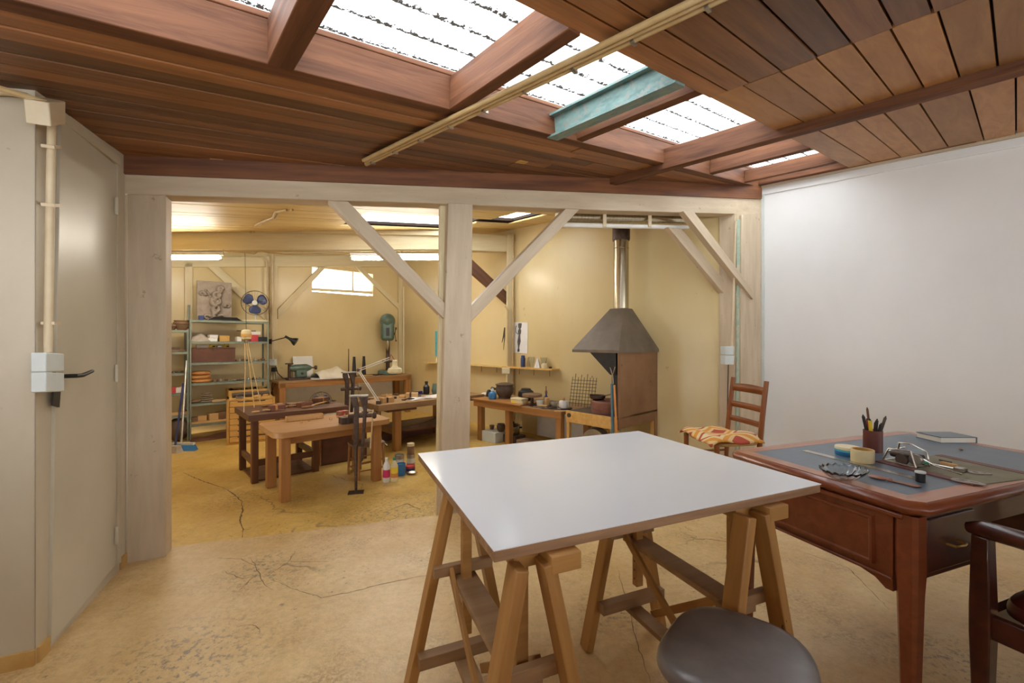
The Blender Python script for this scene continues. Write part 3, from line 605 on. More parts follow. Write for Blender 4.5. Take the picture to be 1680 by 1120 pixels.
# ------------------------------------------------------------------ white table on trestles
TC = V((.306, 1.5675)); TA = math.radians(23); TZ = .79
def tl(x, y): return TC+V((x*math.cos(TA)-y*math.sin(TA), x*math.sin(TA)+y*math.cos(TA)))
top = thing('table_top', 'large white laminate board lying across two wooden trestles', 'table top', (TC.x, TC.y, TZ-.028), TA)
part(top, 'core', MB().b0(-.563,.563,-.443,.443,0,.0262), M['edge'], bevel=.002, label='worn brown chipboard edge')
part(top, 'white_face', MB().b0(-.565,.565,-.445,.445,.0262,.028), M['laminate'])
for (x0,x1,y0,y1) in ((-.03,.03,-.4,.4),):
    pass
H = TZ-.028                                             # underside of the board
PEG = MB().cyl((-.0166,0,0), (.0166,0,0), .004, n=8).mesh('peg_hole')
def trestle(lx, label, chain_side):
    c = tl(lx, -.15); t = thing('trestle', label, 'trestle', (c.x, c.y, 0), TA, group='trestles under the white board')
    L2 = .29; ht = .742; sp = .19; tp = .034
    for sy in (-1, 1):
        y = sy*L2
        for sx in (-1, 1):
            a, b = V((sx*tp, y, ht)), V((sx*sp, y+sy*.02, 0)); mm = frame_of(b-a, (1,0,0), a)
            part(t, 'leg', MB().box(((b-a).length/2,0,0), ((b-a).length,.055,.032)), M['trestle'], mm, bevel=.003)
        part(t, 'cross_piece', MB().b0(-.105,.105,y-sy*.03-.012,y-sy*.03+.012,.45,.485), M['trestledk'], bevel=.002)
        part(t, 'cross_piece', MB().b0(-.155,.155,y-sy*.03-.02,y-sy*.03+.02,.16,.20), M['trestledk'], bevel=.002)
        up = part(t, 'sliding_upright', MB().b0(-.016,.016,y-sy*.065-.014,y-sy*.065+.014,.26,H-.045), M['trestle'], bevel=.002)
        for i in range(5): part(up, 'peg_hole', PEG, M['iron'], TR((0, y-sy*.065, .29+i*.035)))
    part(t, 'upper_rail', MB().b0(-.04,.04,-L2+.02,L2-.02,.43,.45), M['trestledk'], bevel=.002)
    part(t, 'lower_rail', MB().b0(-.03,.03,-L2+.02,L2-.02,.14,.16), M['trestledk'], bevel=.002)
    for sx, y0, y1 in ((-1,L2-.03,-L2+.1),(1,-L2+.05,L2-.1)):
        a, b = V((sx*.045,y0,.47)), V((sx*.045,y1,.15)); mm = frame_of(b-a, (1,0,0), a)
        part(t, 'diagonal_brace', MB().box(((b-a).length/2,0,0), ((b-a).length,.028,.014)), M['trestle'], mm, bevel=.002)
    part(t, 'bearer', MB().b0(-.034,.034,-L2+.03,L2+.1,H-.045,H), M['trestle'], bevel=.003)
    part(t, 'bearer_lug', MB().b0(.036,.115,-L2-.03,-L2+.05,H-.042,H), M['trestle'], bevel=.003)
    cm = MB(); p0 = V((chain_side*.10,-L2-.03,.44))
    for i in range(17):
        f = i/16; p = p0+V((-chain_side*.075*f, 0, -.16*f-.05*math.sin(PI*f)))
        R = Matrix.Rotation(PI/2*(i%2), 3, 'Z') @ Matrix.Rotation(PI/2, 3, 'X'); cm.torus(p, .006, .0016, 8, 5, R)
    cm.torus(p0+V((-chain_side*.085,0,-.175)), .014, .002, 14, 5, Matrix.Rotation(PI/2, 3, 'X'))
    part(t, 'peg_chain', cm, M['iron'])
    return t
trestle(-.47, 'oiled wooden trestle under the end of the white board nearer the partition post', -1)
trestle(.255, 'oiled wooden trestle under the end of the white board nearer the desk', 1)
# ------------------------------------------------------------------ desk
DA = math.radians(20); DO = V((.969, 1.938)); DX, DY, DZ = 1.26, .72, .76
ux, uy = V((math.cos(DA), math.sin(DA))), V((-math.sin(DA), math.cos(DA)))
DN = DO-uy*DY                                           # near left corner = local origin
dk = thing('writing_desk', 'mahogany writing desk with slate leather top and tapered legs', 'desk', (DN.x, DN.y, 0), DA)
def octo(i, c, z):                                       # rectangle with cut corners, inset i
    x0,x1,y0,y1 = i, DX-i, i, DY-i
    return [(x0+c,y0,z),(x1-c,y0,z),(x1,y0+c,z),(x1,y1-c,z),(x1-c,y1,z),(x0+c,y1,z),(x0,y1-c,z),(x0,y0+c,z)]
def stack(rings):
    mb = MB(); n = len(rings[0]); vs = [p for r in rings for p in r]
    fs = [tuple(range(n-1,-1,-1)), tuple(range((len(rings)-1)*n, len(rings)*n))]
    for k in range(len(rings)-1): fs += [(k*n+i, k*n+(i+1)%n, (k+1)*n+(i+1)%n, (k+1)*n+i) for i in range(n)]
    return mb.add(vs, fs)
part(dk, 'moulded_top', stack([octo(.028,.03,.712), octo(.02,.034,.718), octo(.006,.04,.726), octo(0,.042,.736), octo(0,.042,.742), octo(.006,.04,.752), octo(.014,.038,.757), octo(.02,.036,.758)]), M['mahog'])
for pts in ([(.02,.056),(.056,.02),(DX-.056,.02),(DX-.1,.068),(.098,.068),(.068,.1)],):
    pass
rim = lambda pts: MB().prism([V((x,y,.757)) for x,y in pts], (0,0,.003))
I, J = .02, .078
for pts in ([(I+.036,I),(DX-I-.036,I),(DX-J,J),(J,J)], [(DX-I,I+.036),(DX-I,DY-I-.036),(DX-J,DY-J),(DX-J,J)], [(DX-I-.036,DY-I),(I+.036,DY-I),(J,DY-J),(DX-J,DY-J)], [(I,DY-I-.036),(I,I+.036),(J,J),(J,DY-J)]):
    part(dk, 'top_border', rim(pts), M['mahoglt'])
for sx, sy in ((0,0),(1,0),(1,1),(0,1)):
    f = lambda x, y: (DX-x if sx else x, DY-y if sy else y)
    part(dk, 'corner_piece', rim([f(I+.036,I), f(J,J), f(I,I+.036)]), M['mahoglt'])
part(dk, 'leather_inset', MB().b0(J,DX-J,J,DY-J,.7565,.7595), M['leather'], label='slate grey leather writing surface')
def leg(x, y):
    mb = MB(); w0 = .062; prev = None
    rr = []
    for z, w_ in ((0,.036),(.46,.056),(.52,.062),(.71,.062)):
        a = w_/2; c = a*.35
        rr.append([(x+p*q,y+r*s,z) for p,q,r,s in ((-a,1,-a+c,1),(-a+c,1,-a,1),(a-c,1,-a,1),(a,1,-a+c,1),(a,1,a-c,1),(a-c,1,a,1),(-a+c,1,a,1),(-a,1,a-c,1))])
    part(dk, 'leg', stack(rr), M['mahog'])
for x in (.062, DX-.062):
    for y in (.062, DY-.062): leg(x, y)
# side aprons with raised panel, moulding and cut lower edge
def apron(x, s):
    y0, y1 = .095, DY-.095
    edge = [(y0,.452),(y0+.02,.452),(y0+.05,.474),(y0+.1,.486),(y1-.1,.486),(y1-.05,.474),(y1-.02,.452),(y1,.452)]
    p = part(dk, 'side_apron', MB().prism([V((x,y,z)) for y,z in edge]+[V((x,y1,.712)), V((x,y0,.712))], (.022*s,0,0)), M['mahog'], TR((0,0,0)))
    q = x-.0*s
    part(p, 'raised_panel', stack([[(q-.0*s,a,b) for a,b in ((y0+.05,.515),(y1-.03,.515),(y1-.03,.675),(y0+.05,.675))], [(q-.012*s,a,b) for a,b in ((y0+.053,.518),(y1-.033,.518),(y1-.033,.672),(y0+.053,.672))], [(q-.012*s,a,b) for a,b in ((y0+.06,.525),(y1-.04,.525),(y1-.04,.665),(y0+.06,.665))], [(q-.008*s,a,b) for a,b in ((y0+.065,.53),(y1-.045,.53),(y1-.045,.66),(y0+.065,.66))]]), M['mahog'])
    part(p, 'lower_moulding', MB().b0(min(q,q-.008*s),max(q,q-.008*s),y0,y1,.487,.497), M['mahog'], bevel=.003)
    part(p, 'upper_moulding', MB().b0(min(q,q-.014*s),max(q,q-.014*s),y0-.03,y1+.03,.694,.71), M['mahog'], bevel=.004)
apron(.036, 1); apron(DX-.036, -1)
part(dk, 'back_apron', MB().b0(.09,DX-.09,DY-.06,DY-.04,.52,.712), M['mahog'])
part(dk, 'knee_apron', MB().b0(.38,DX-.38,.06,.08,.62,.712), M['mahogdk'])
for x0, x1, hx in ((.095,.385,.24),(DX-.385,DX-.095,DX-.24)):
    d = part(dk, 'drawer', MB().b0(x0,x1,.05,.66,.50,.705), M['mahogdk'], bevel=.004, label='dark drawer with brass pull')
    part(d, 'drawer_front', MB().b0(x0+.015,x1-.015,.042,.052,.52,.69), M['mahogdk'], bevel=.004)
    part(d, 'pull', MB().tube([(hx-.03,.045,.6),(hx-.028,.02,.6),(hx,.012,.603),(hx+.028,.02,.6),(hx+.03,.045,.6)], .005, 8), M['brass'])
    br = MB().prism([V((x0-.005,.055,.5)),V((x0+.04,.055,.5)),V((x0+.02,.055,.475)),V((x0-.005,.055,.455))], (0,.02,0)); part(dk, 'bracket', br, M['mahogdk'])
DT = .7595; DS = 1.42
def dp(px, py, z=DT): return gp(px, py, z)
# ------------------------------------------------------------------ things on the desk
def lay(name, label, cat, px, py, rot=0.0, z=DT, **k): 
    p = dp(px, py, z); return thing(name, label, cat, p, rot, sc=DS, **k)
# crystal dish
t = lay('glass_dish', 'scalloped oval cut-glass dish on the slate leather', 'dish', 1384, 787, DA); t.scale = (1.75,)*3
def dish(u, v):
    a = 2*PI*u; r = .2+.8*v; sc = 1+.035*math.cos(18*a)*v*v
    return (.047*r*sc*math.cos(a), .036*r*sc*math.sin(a), .004+.018*v**2.2+.0018*math.cos(18*a)*v)
mb = MB().grid(dish, 72, 8); mb.lathe([(.0095,.0),(.0095,.004)], n=18)
part(t, 'bowl', mb, M['cut'], solid=.002)
# masking tape, blue tin
t = single('tape_roll', 'cream masking tape roll standing beside the blue tin', 'tape', MB(), M['tan']) if False else None
def ring(ro, ri, h): 
    mb = MB(); n = 36
    return mb.add([(r*math.cos(2*PI*k/n), r*math.sin(2*PI*k/n), z) for r,z in ((ro,0),(ro,h),(ri,h),(ri,0)) for k in range(n)], [(j*n+k, j*n+(k+1)%n, ((j+1)%4)*n+(k+1)%n, ((j+1)%4)*n+k) for j in range(4) for k in range(n)])
t = lay('tape_roll', 'cream masking tape roll lying flat against the blue tin', 'tape', 1415, 757)
part(t, 'tape', ring(.0275,.0245,.036), M['tan'], bevel=.001); part(t, 'core', ring(.0245,.0225,.036), M['card'])
t = lay('round_tin', 'flat blue and white round tin behind the masking tape roll', 'tin', 1391, 746); t.scale = (1.55,)*3
part(t, 'body', MB().lathe([(.028,0),(.0295,.002),(.0295,.016),(.0288,.017)], n=32), M['blue']); part(t, 'label_band', MB().lathe([(.0298,.0115),(.0298,.0165)], n=32), M['cyan'])
part(t, 'lid', MB().lathe([(.0302,.017),(.0302,.022),(.029,.024),(.0,.0242)], n=32), M['creamp'])
# pen pot with pens
PS = 1.9; t = thing('pen_pot', 'maroon leather pen pot full of pens on the desk', 'pen pot', dp(1432, 740), sc=PS)
mb = MB(); n = 28; R0 = .0185; Hh = .05
mb.add([(r*math.cos(2*PI*k/n), r*math.sin(2*PI*k/n), z) for r,z in ((.001,.0),(R0,0),(R0,Hh),(R0-.002,Hh),(R0-.002,.003),(.001,.003)) for k in range(n)], [(j*n+k, j*n+(k+1)%n, (j+1)*n+(k+1)%n, (j+1)*n+k) for j in range(5) for k in range(n)])
part(t, 'cup', mb, M['maroon']); pp = dp(1432, 740)
pens = [(-.011,.004,-.016,.006,.075,.003,'black','black felt pen leaning to the blue tin'),(-.006,.0,-.012,.0,.092,.0022,'brownbox','brown pencil standing tallest'),(-.004,-.006,-.010,-.004,.068,.0035,'yellow','yellow marker'),(.0,.006,-.004,.01,.066,.003,'redc','red pen'),(.002,-.004,.004,-.006,.068,.0028,'black','upright black pen'),(.006,.002,.008,.002,.062,.003,'iron','short dark pen'),(.004,-.009,.007,-.012,.060,.0028,'black','black marker with thick cap'),(.008,-.002,.022,-.006,.074,.0028,'iron','dark grey pen leaning towards the book')]
for x0,y0,x1,y1,h_,r_,mm,lb in pens:
    a = V((x0*.3,y0*.3,.004)); b = V((x1,y1,h_)); o = thing('pen', lb+' in the maroon pot', 'pen', pp, group='pens in the maroon pot', sc=PS*1.08)
    part(o, 'barrel', MB().cyl(a, b, r_, n=10), M[mm]); part(o, 'cap', MB().cyl(b, b+(b-a).normalized()*.004, r_*.7, r_*.3, n=10), M['black'])
# ruler, scissors-like carved knife
p, q = dp(1320,739), dp(1508,786); d = q-p
single('steel_ruler', 'long pale steel ruler lying across the slate leather', 'ruler', MB().box((d.length/2,0,.001), (d.length,.035,.0016)), M['chrome'], p, math.atan2(d.y,d.x))
p, q = dp(1424,782), dp(1512,800); d = q-p; L_ = d.length
t = thing('paper_knife', 'carved rosewood paper knife in front of the glass dish', 'knife', p, math.atan2(d.y, d.x))
part(t, 'handle', MB().ell((L_*.2,0,.006), (L_*.2,.017,.006)).ell((L_*.42,0,.006), (L_*.06,.013,.0065)), M['pinkwood'])
part(t, 'blade', MB().prism([V((L_*x,y,.002)) for x,y in ((.4,-.009),(.7,-.010),(.85,-.018),(.96,-.012),(1,0),(.96,.008),(.85,.012),(.7,.008),(.4,.008))], (0,0,.003)), M['pinkwood'], bevel=.001)
part(t, 'rivet', MB().lathe([(.0025,.007),(.0025,.0092)], (L_*.42,0,0), 10), M['chrome'])
# blotter
P = [dp(1440,757), dp(1600,797), dp(1682,772), dp(1520,738)]
e1 = (P[1]-P[0]); rot = math.atan2(e1.y, e1.x); Wb = e1.length; Hb = .36
t = thing('desk_blotter', 'olive desk blotter with maroon corner bands', 'blotter', P[0], rot)
part(t, 'pad', MB().b0(0,Wb,0,Hb,0,.003), M['olive']); part(t, 'end_band', MB().b0(0,Wb,-.012,.03,.0,.0042), M['maroon']); part(t, 'end_band', MB().b0(0.0,Wb+.05,Hb-.03,Hb+.012,0,.0042), M['maroon'])
# instruments jumble on blotter
BZ = DT+.003
inst = [('drafting_compass',1478,742,1530,752,'pair of steel dividers across the tool heap'),('drawing_pen',1466,748,1500,764,'steel ruling pen at the edge of the tool heap')]
t = thing('tool_heap_frame', 'bent wire book stand heaped beside the pen pot', 'wire stand', dp(1486,762,BZ), rot, sc=1.9)
mb = MB(); zs = .004
mb.tube([(-.03,-.02,zs),(-.03,.02,zs),(.03,.02,zs),(.03,-.02,zs),(-.03,-.02,zs)], .0018, 6)
mb.tube([(-.03,-.02,zs),(-.02,-.018,.03),(.02,-.018,.034),(.03,-.02,zs)], .0018, 6); mb.tube([(-.03,.02,zs),(-.022,.016,.04),(.0,.016,.042),(.026,.018,.032),(.03,.02,zs)], .0018, 6)
part(t, 'wire_frame', mb, M['chrome']); part(t, 'hub', MB().cyl((-.026,0,.018),(.028,.004,.02), .007), M['iron']); part(t, 'wheel', MB().lathe([(.003,-.003),(.011,-.003),(.011,.003),(.003,.003)], (.002,-.014,.0125), 18, Matrix.Rotation(PI/2,3,'X')), M['iron']); part(t, 'wheel', MB().lathe([(.003,-.004),(.011,-.004),(.011,.004),(.003,.004)], (.022,-.006,.0165), 18, Matrix.Rotation(PI/2,3,'X')), M['metal'])
part(t, 'lever', MB().tube([(.03,.0,.02),(.05,.0,.012),(.085,.012,.004)], .0016, 6), M['chrome']); part(t, 'lever', MB().tube([(-.026,0,.018),(-.045,.016,.016),(-.02,.03,.03)], .0016, 6), M['chrome'])
single('green_cap', 'small round green plastic cap on the olive blotter', 'sharpener', MB().lathe([(.0085,0),(.009,.001),(.009,.006),(.0075,.0075),(.0,.0076)], n=18), M['gcap'], dp(1521,762,BZ), sc=DS)  # a loose green plastic cap
t = lay('film_canister', 'black film canister with a grey lid beside the steel ruler', 'canister', 1510, 790)
part(t, 'body', MB().lathe([(.0085,0),(.0095,.001),(.0095,.022)], n=22), M['black']); part(t, 'lid', MB().lathe([(.0108,.022),(.0108,.025),(.010,.026),(0,.0261)], n=22), M['greyp'])
p, q = dp(1530,764,BZ), dp(1576,773,BZ); d = q-p
t = thing('adjustable_spanner', 'chromed spanner lying on the olive blotter', 'spanner', p, math.atan2(d.y,d.x)); L_ = d.length
part(t, 'shank', MB().tube([(0,0,.007),(L_*.85,0,.007)], [.006,.004], 8), M['chrome']); part(t, 'jaw', MB().prism([V((L_*.8,-.014,.001)),V((L_*1.05,-.02,.001)),V((L_*1.2,-.01,.001)),V((L_*1.05,0,.001)),V((L_*1.2,.012,.001)),V((L_*1.02,.02,.001)),V((L_*.8,.012,.001))], (0,0,.012)), M['chrome'])
single('eraser', 'small ochre wooden block behind the spanner', 'block', MB().box((0,0,.005), (.034,.011,.010)), M['woodlt'], dp(1557,765,BZ), rot, bevel=.0015, sc=DS)
single('carpenter_pencil', 'short dark pencil stub behind the ochre block', 'pencil', MB().cyl((-.014,0,.003),(.014,0,.003), .0025, n=6), M['iron'], dp(1551,758,BZ), rot, sc=DS)
def template(name, label, px, py, rot, sc):
    t = thing(name, label, 'template', dp(px, py, BZ+.0015), rot, sc=1.25)
    n = 30; prof = [(sc*(1+.12*math.cos(3*2*PI*k/n))*math.cos(2*PI*k/n), sc*.55*(1+.18*math.sin(2*2*PI*k/n))*math.sin(2*PI*k/n)) for k in range(n)]
    part(t, 'plate', MB().prism([V((x,y,0)) for x,y in prof], (0,0,.002)), M['boardgrey'])
    hl = MB()
    for a0, rr in ((.3,.45),(2.2,.4),(4.0,.5)):
        hl.prism([V((sc*rr*math.cos(a0)+sc*.2*math.cos(b)*(1.4 if k%2 else 1), sc*rr*.55*math.sin(a0)+sc*.07*math.sin(b), .0022)) for k, b in enumerate([2*PI*i/12 for i in range(12)])], (0,0,.0003))
    part(t, 'cut_outs', hl, M['black'], label='dark openings')
template('curve_template', 'grey pierced drawing curve at the front of the blotter', 1586, 790, rot+.3, .034)
template('curve_template', 'grey curved drawing template lying near the chrome spanner', 1606, 776, rot+.9, .026)
t = lay('hardback_book', 'slate blue cloth-bound book lying closed at the back of the desk', 'book', 1551, 722, DA-.35)
part(t, 'pages', MB().b0(-.058,.060,-.043,.043,.0025,.018), M['paper']); part(t, 'cover', MB().b0(-.06,.062,-.045,.045,0,.0025), M['leather']); part(t, 'cover', MB().b0(-.06,.062,-.045,.045,.018,.0205), M['leather'])
part(t, 'spine', MB().b0(.060,.063,-.045,.045,0,.0205), M['leather'])
single('pebble', 'tiny pale pebble on the leather behind the blotter', 'pebble', MB().ell((0,0,.003), (.006,.004,.003)), M['stone'], dp(1576,738), sc=1.6)
# ------------------------------------------------------------------ grey vinyl stool
t = thing('vinyl_chair', 'swivel stool with a rounded grey vinyl seat in front of the trestle', 'stool', (.54,1.02,0), math.radians(-36))
def sup(k, n, rx, ry, e=3.2, tp=0.0):
    a = 2*PI*k/n; c, s = math.cos(a), math.sin(a); x = rx*math.copysign(abs(c)**(2/e), c); y = ry*math.copysign(abs(s)**(2/e), s)
    return x*(1-tp*y/ry), y
n = 40; rings = []
for sc, z in ((.80,.435),(.97,.44),(1.0,.452),(1.0,.464),(.985,.474),(.95,.480),(.86,.482),(.7,.479),(.45,.476),(.15,.475)):
    rings.append([(x*sc, y*sc, z+.025+.012*(abs(y)/.17)**2*(1 if y < 0 else .4)*sc) for x, y in (sup(k, n, .165, .175, 3.0, .08) for k in range(n))])
part(t, 'seat', stack(rings), M['vinyl'], label='smooth grey vinyl seat')
part(t, 'seat_pan', MB().lathe([(.10,.44),(.12,.461)], n=20), M['black']); part(t, 'column', MB().lathe([(.028,.09),(.028,.26),(.018,.262),(.018,.441)], n=18), M['chrome'])
for k in range(5):
    a = 2*PI*k/5; c, s = math.cos(a), math.sin(a)
    part(t, 'foot', MB().beam((.02*c,.02*s,.1), (.19*c,.19*s,.055), .03, .02), M['black'], bevel=.004); part(t, 'glide', MB().lathe([(.012,0),(.014,.02),(.008,.05)], (.18*c,.18*s,0), 12), M['black'])
# ------------------------------------------------------------------ armchair at the desk
t = thing('armchair', 'dark mahogany armchair with a maroon leather seat drawn up to the desk', 'chair', (1.75,1.20,0), DA)
for sx in (-1, 1):
    x = sx*.265
    part(t, 'front_leg', stack([[(x-a,.2-b,z),(x+a,.2-b,z),(x+a,.2+b,z),(x-a,.2+b,z)] for z,a,b in ((0,.016,.016),(.36,.025,.024),(.45,.025,.024),(.66,.02,.02))]), M['mahogdk'], bevel=.004)
    part(t, 'armrest', MB().tube([(x,.235,.672),(x,.2,.68),(x*1.03,.05,.685),(x*1.02,-.1,.69),(x*.95,-.235,.72)], [.016,.026,.026,.024,.018], 10), M['mahogdk'])
    part(t, 'back_leg', stack([[(x*.9-.018,y-.018,z),(x*.9+.018,y-.018,z),(x*.9+.018,y+.018,z),(x*.9-.018,y+.018,z)] for z,y in ((0,-.28),(.42,-.22),(.7,-.24),(.95,-.30))]), M['mahogdk'], bevel=.004)
    part(t, 'side_rail', MB().beam((x,.2,.395),(x*.9,-.22,.395), .026, .07), M['mahogdk'], bevel=.004)
part(t, 'front_rail', MB().b0(-.25,.25,.185,.211,.35,.43), M['mahogdk'], bevel=.004); part(t, 'back_rail', MB().b0(-.22,.22,-.235,-.21,.36,.43), M['mahogdk'], bevel=.004)
rings = [[(x*sc, y*sc-.01, z) for x, y in (sup(k, 32, .235, .205, 5) for k in range(32))] for sc, z in ((1,.425),(1,.445),(.97,.462),(.85,.474),(.5,.482),(.1,.483))]
part(t, 'seat', stack(rings), M['redleather']); part(t, 'crest_rail', MB().beam((-.25,-.3,.93),(.25,-.3,.93), .03, .09), M['mahogdk'], bevel=.008)
part(t, 'back_pad', MB().beam((-.2,-.265,.72),(.2,-.265,.72), .03, .3), M['redleather'], bevel=.01)
# ------------------------------------------------------------------ ladder-back chair with cushion
CA = math.radians(99)                                    # local +y looks away from the seat front
t = thing('ladderback_chair', 'brown ladder-back chair with rush seat by the white wall', 'chair', (1.775,3.60,0), math.radians(-81))
# local: back posts at y=+.2, front legs at y=-.2, x across
def post(x, lean): return [(x,.17,0),(x,.19,.43),(x,.215+lean,.66),(x,.25+lean,.93)]
for sx in (-1, 1):
    part(t, 'back_post', MB().tube(post(sx*.20,0), [.015,.02,.02,.018], 10), M['chairw']); part(t, 'front_leg', MB().tube([(sx*.215,-.2,0),(sx*.215,-.2,.44)], [.016,.021], 10), M['chairw'])
    for z in (.16,.28): part(t, 'side_stretcher', MB().cyl((sx*.212,-.2,z),(sx*.2,.18,z), .010, n=8), M['chairw'])
for z in (.2,.31): part(t, 'front_stretcher', MB().cyl((-.21,-.2,z),(.21,-.2,z), .011, n=8), M['chairw'])
part(t, 'rear_stretcher', MB().cyl((-.2,.18,.22),(.2,.18,.22), .010, n=8), M['chairw'])
for z, h_, y in ((.575,.045,.205),(.70,.05,.22),(.845,.06,.235)):
    mb = MB().grid(lambda u, v: ((u-.5)*.4, y+.012*math.sin(PI*u), z+(v-.5)*h_*(1+.35*math.sin(PI*u)*(1 if (v > .5 and z > .8) else 0))), 12, 2); part(t, 'back_slat', mb, M['chairw'], solid=.014)
part(t, 'rush_seat', stack([[(x*s_, y*s_, z) for x, y in (sup(k, 28, .215, .205, 6) for k in range(28))] for s_, z in ((.95,.415),(1,.425),(1,.44),(.9,.448),(.4,.438))]), M['straw'])
def cush_mat():
    m, N, L, b = nodes('kilim_cloth'); b.inputs['Roughness'].default_value = .9; tc = N.new('ShaderNodeTexCoord'); sp = N.new('ShaderNodeSeparateXYZ'); L.new(tc.outputs['Object'], sp.inputs[0])
    def mt(op, a, c=None):
        x = N.new('ShaderNodeMath'); x.operation = op
        for i, q in enumerate((a, c)):
            if q is None: continue
            if isinstance(q, (int,float)): x.inputs[i].default_value = q
            else: L.new(q, x.inputs[i])
        return x.outputs[0]
    dx = mt('PINGPONG', mt('ADD', sp.outputs[0], .05), .14); dy = mt('PINGPONG', sp.outputs[1], .16); dd = mt('ADD', dx, mt('MULTIPLY', dy, .8))
    cr = N.new('ShaderNodeValToRGB'); cr.color_ramp.interpolation = 'CONSTANT'; e = cr.color_ramp.elements; e[0].color = lin('b5503a'); e[1].position = .2; e[1].color = lin('e0bd84')
    for p_, c_ in ((.3,'d9953f'),(.42,'e2c793'),(.52,'b8573f'),(.6,'e4cda0'),(.75,'dba552'),(.88,'e6d3ad')): q = e.new(p_); q.color = lin(c_)
    L.new(mt('MULTIPLY', dd, 3.2), cr.inputs[0])
    L.new(cr.outputs[0], b.inputs['Base Color']); return m
M['kilim'] = cush_mat()
cu = MB().grid(lambda u, v: ((u-.5)*.47, (v-.5)*.47-.03, .452+.022*max(0,math.sin(PI*u))**.5*max(0,math.sin(PI*v))**.5+.014*math.sin(7*u+3*v)+.010*math.cos(9*v-2*u)-.05*max(0,.12-v)*3-.25*max(0,u-.88)-.25*max(0,.1-u)), 30, 30)
for i, q in enumerate(cu.v): cu.v[i] = (q[0], q[1], q[2]+.018)
single('seat_cushion', 'thin orange and cream kilim cushion on the ladder-back chair', 'cushion', cu, M['kilim'], (1.775,3.60,0), math.radians(-81), solid=.01)
# ------------------------------------------------------------------ metal shelving
def shelving(org, W_, lev, label, D=.32, zt=1.56):
    t = thing('metal_shelving', label, 'shelving', org, ANG_B)
    for x in (0, W_):
        for y in (0, D):
            part(t, 'upright', MB().b0(x-.02 if x else x, x if x else x+.02, y, y+.003, 0, zt-BF).b0(x-.003 if x else x, x if x else x+.003, min(y,D-.03), min(y,D-.03)+.03, 0, zt-BF), M['shelfm'])
    for z in lev: part(t, 'shelf', MB().b0(0.004,W_-.004,.004,D-.004,z-BF-.004,z-BF).b0(.004,W_-.004,.004,.008,z-BF-.032,z-BF).b0(.004,W_-.004,D-.008,D-.004,z-BF-.032,z-BF), M['shelfm'])
    return t
LV1 = (1.553, 1.25, .955, .668, .382, .095); LV2 = (1.406, 1.11, .82, .543, .24)
S0 = V((-4.446, 5.883, BF)); sx3 = V((.728,.685,0)); sy3 = V((-.685,.728,0))
shelving(S0, .977, LV1, 'tall grey-green metal shelving carrying the plaster relief and fan')
shelving(S0-sx3*.985, .977, LV2, 'grey-green metal shelving half hidden by the partition post', zt=1.42)
def so(px, z, back=.15):                      # spot on a shelf level z under pixel column px
    p = wp(px, 500, SHELF, -back); return V((p.x, p.y, z))
PXM = lambda px, z=6.0: px*z/F                 # pixel width at that depth in metres
def bx(name, label, cat, px, z, w_, d_, h_, m, back=.13, rot=0.0, group=None):
    return single(name, label, cat, MB().b0(-w_/2,w_/2,-d_/2,d_/2,0,h_), m, so(px, z, back), ANG_B+rot, group, bevel=.003)
L0, L1, L2_, L3, L4, L5 = LV1
# top: relief, fan, tray, small box
FRONDS = []
for x0, z0, a, L_, cu, r0 in ((-.02,.03,1.45,.40,.5,.03),(0,.10,2.5,.17,-2.4,.028),(.01,.12,.5,.15,2.6,.028),(0,.20,2.7,.18,-2.8,.03),(.02,.22,.5,.17,3.0,.028),(.01,.30,2.6,.16,-3.0,.028),(.03,.31,.7,.15,3.0,.026),(.04,.40,2.0,.15,-3.4,.028),(.05,.38,.9,.13,3.6,.026),(-.05,.06,2.4,.12,2.6,.022),(.04,.07,.5,.13,-2.4,.022),(-.1,.34,1.8,.12,3.0,.022),(.1,.2,1.2,.12,-3.0,.022)):
    x, z, t_ = x0*1.2, z0*1.12, a; L_ *= 1.15; r0 *= 1.2
    for k in range(14):
        FRONDS.append((x, z, r0*(1-.6*k/14))); x += L_/14*math.cos(t_); z += L_/14*math.sin(t_); t_ += cu/14*(1+k/7)
def relief(u, v):
    x, z = (u-.5)*.40, .01+v*.56; hgt = 0
    for a, b, r in FRONDS:
        d2 = ((x-a)**2+(z-b)**2)/(r*r)
        if d2 < 1: hgt = max(hgt, r*2.1*math.sqrt(1-d2))
    return (x, -.031-hgt, z)
t = thing('plaster_relief', 'grey plaster relief of curling acanthus leaves leaning on the wall', 'relief', so(352, L0, .29), ANG_B)
part(t, 'slab', MB().b0(-.215,.21,-.03,.01,0,.58), M['plaster'], bevel=.004); part(t, 'acanthus_carving', MB().grid(relief, 76, 100), M['plaster'])
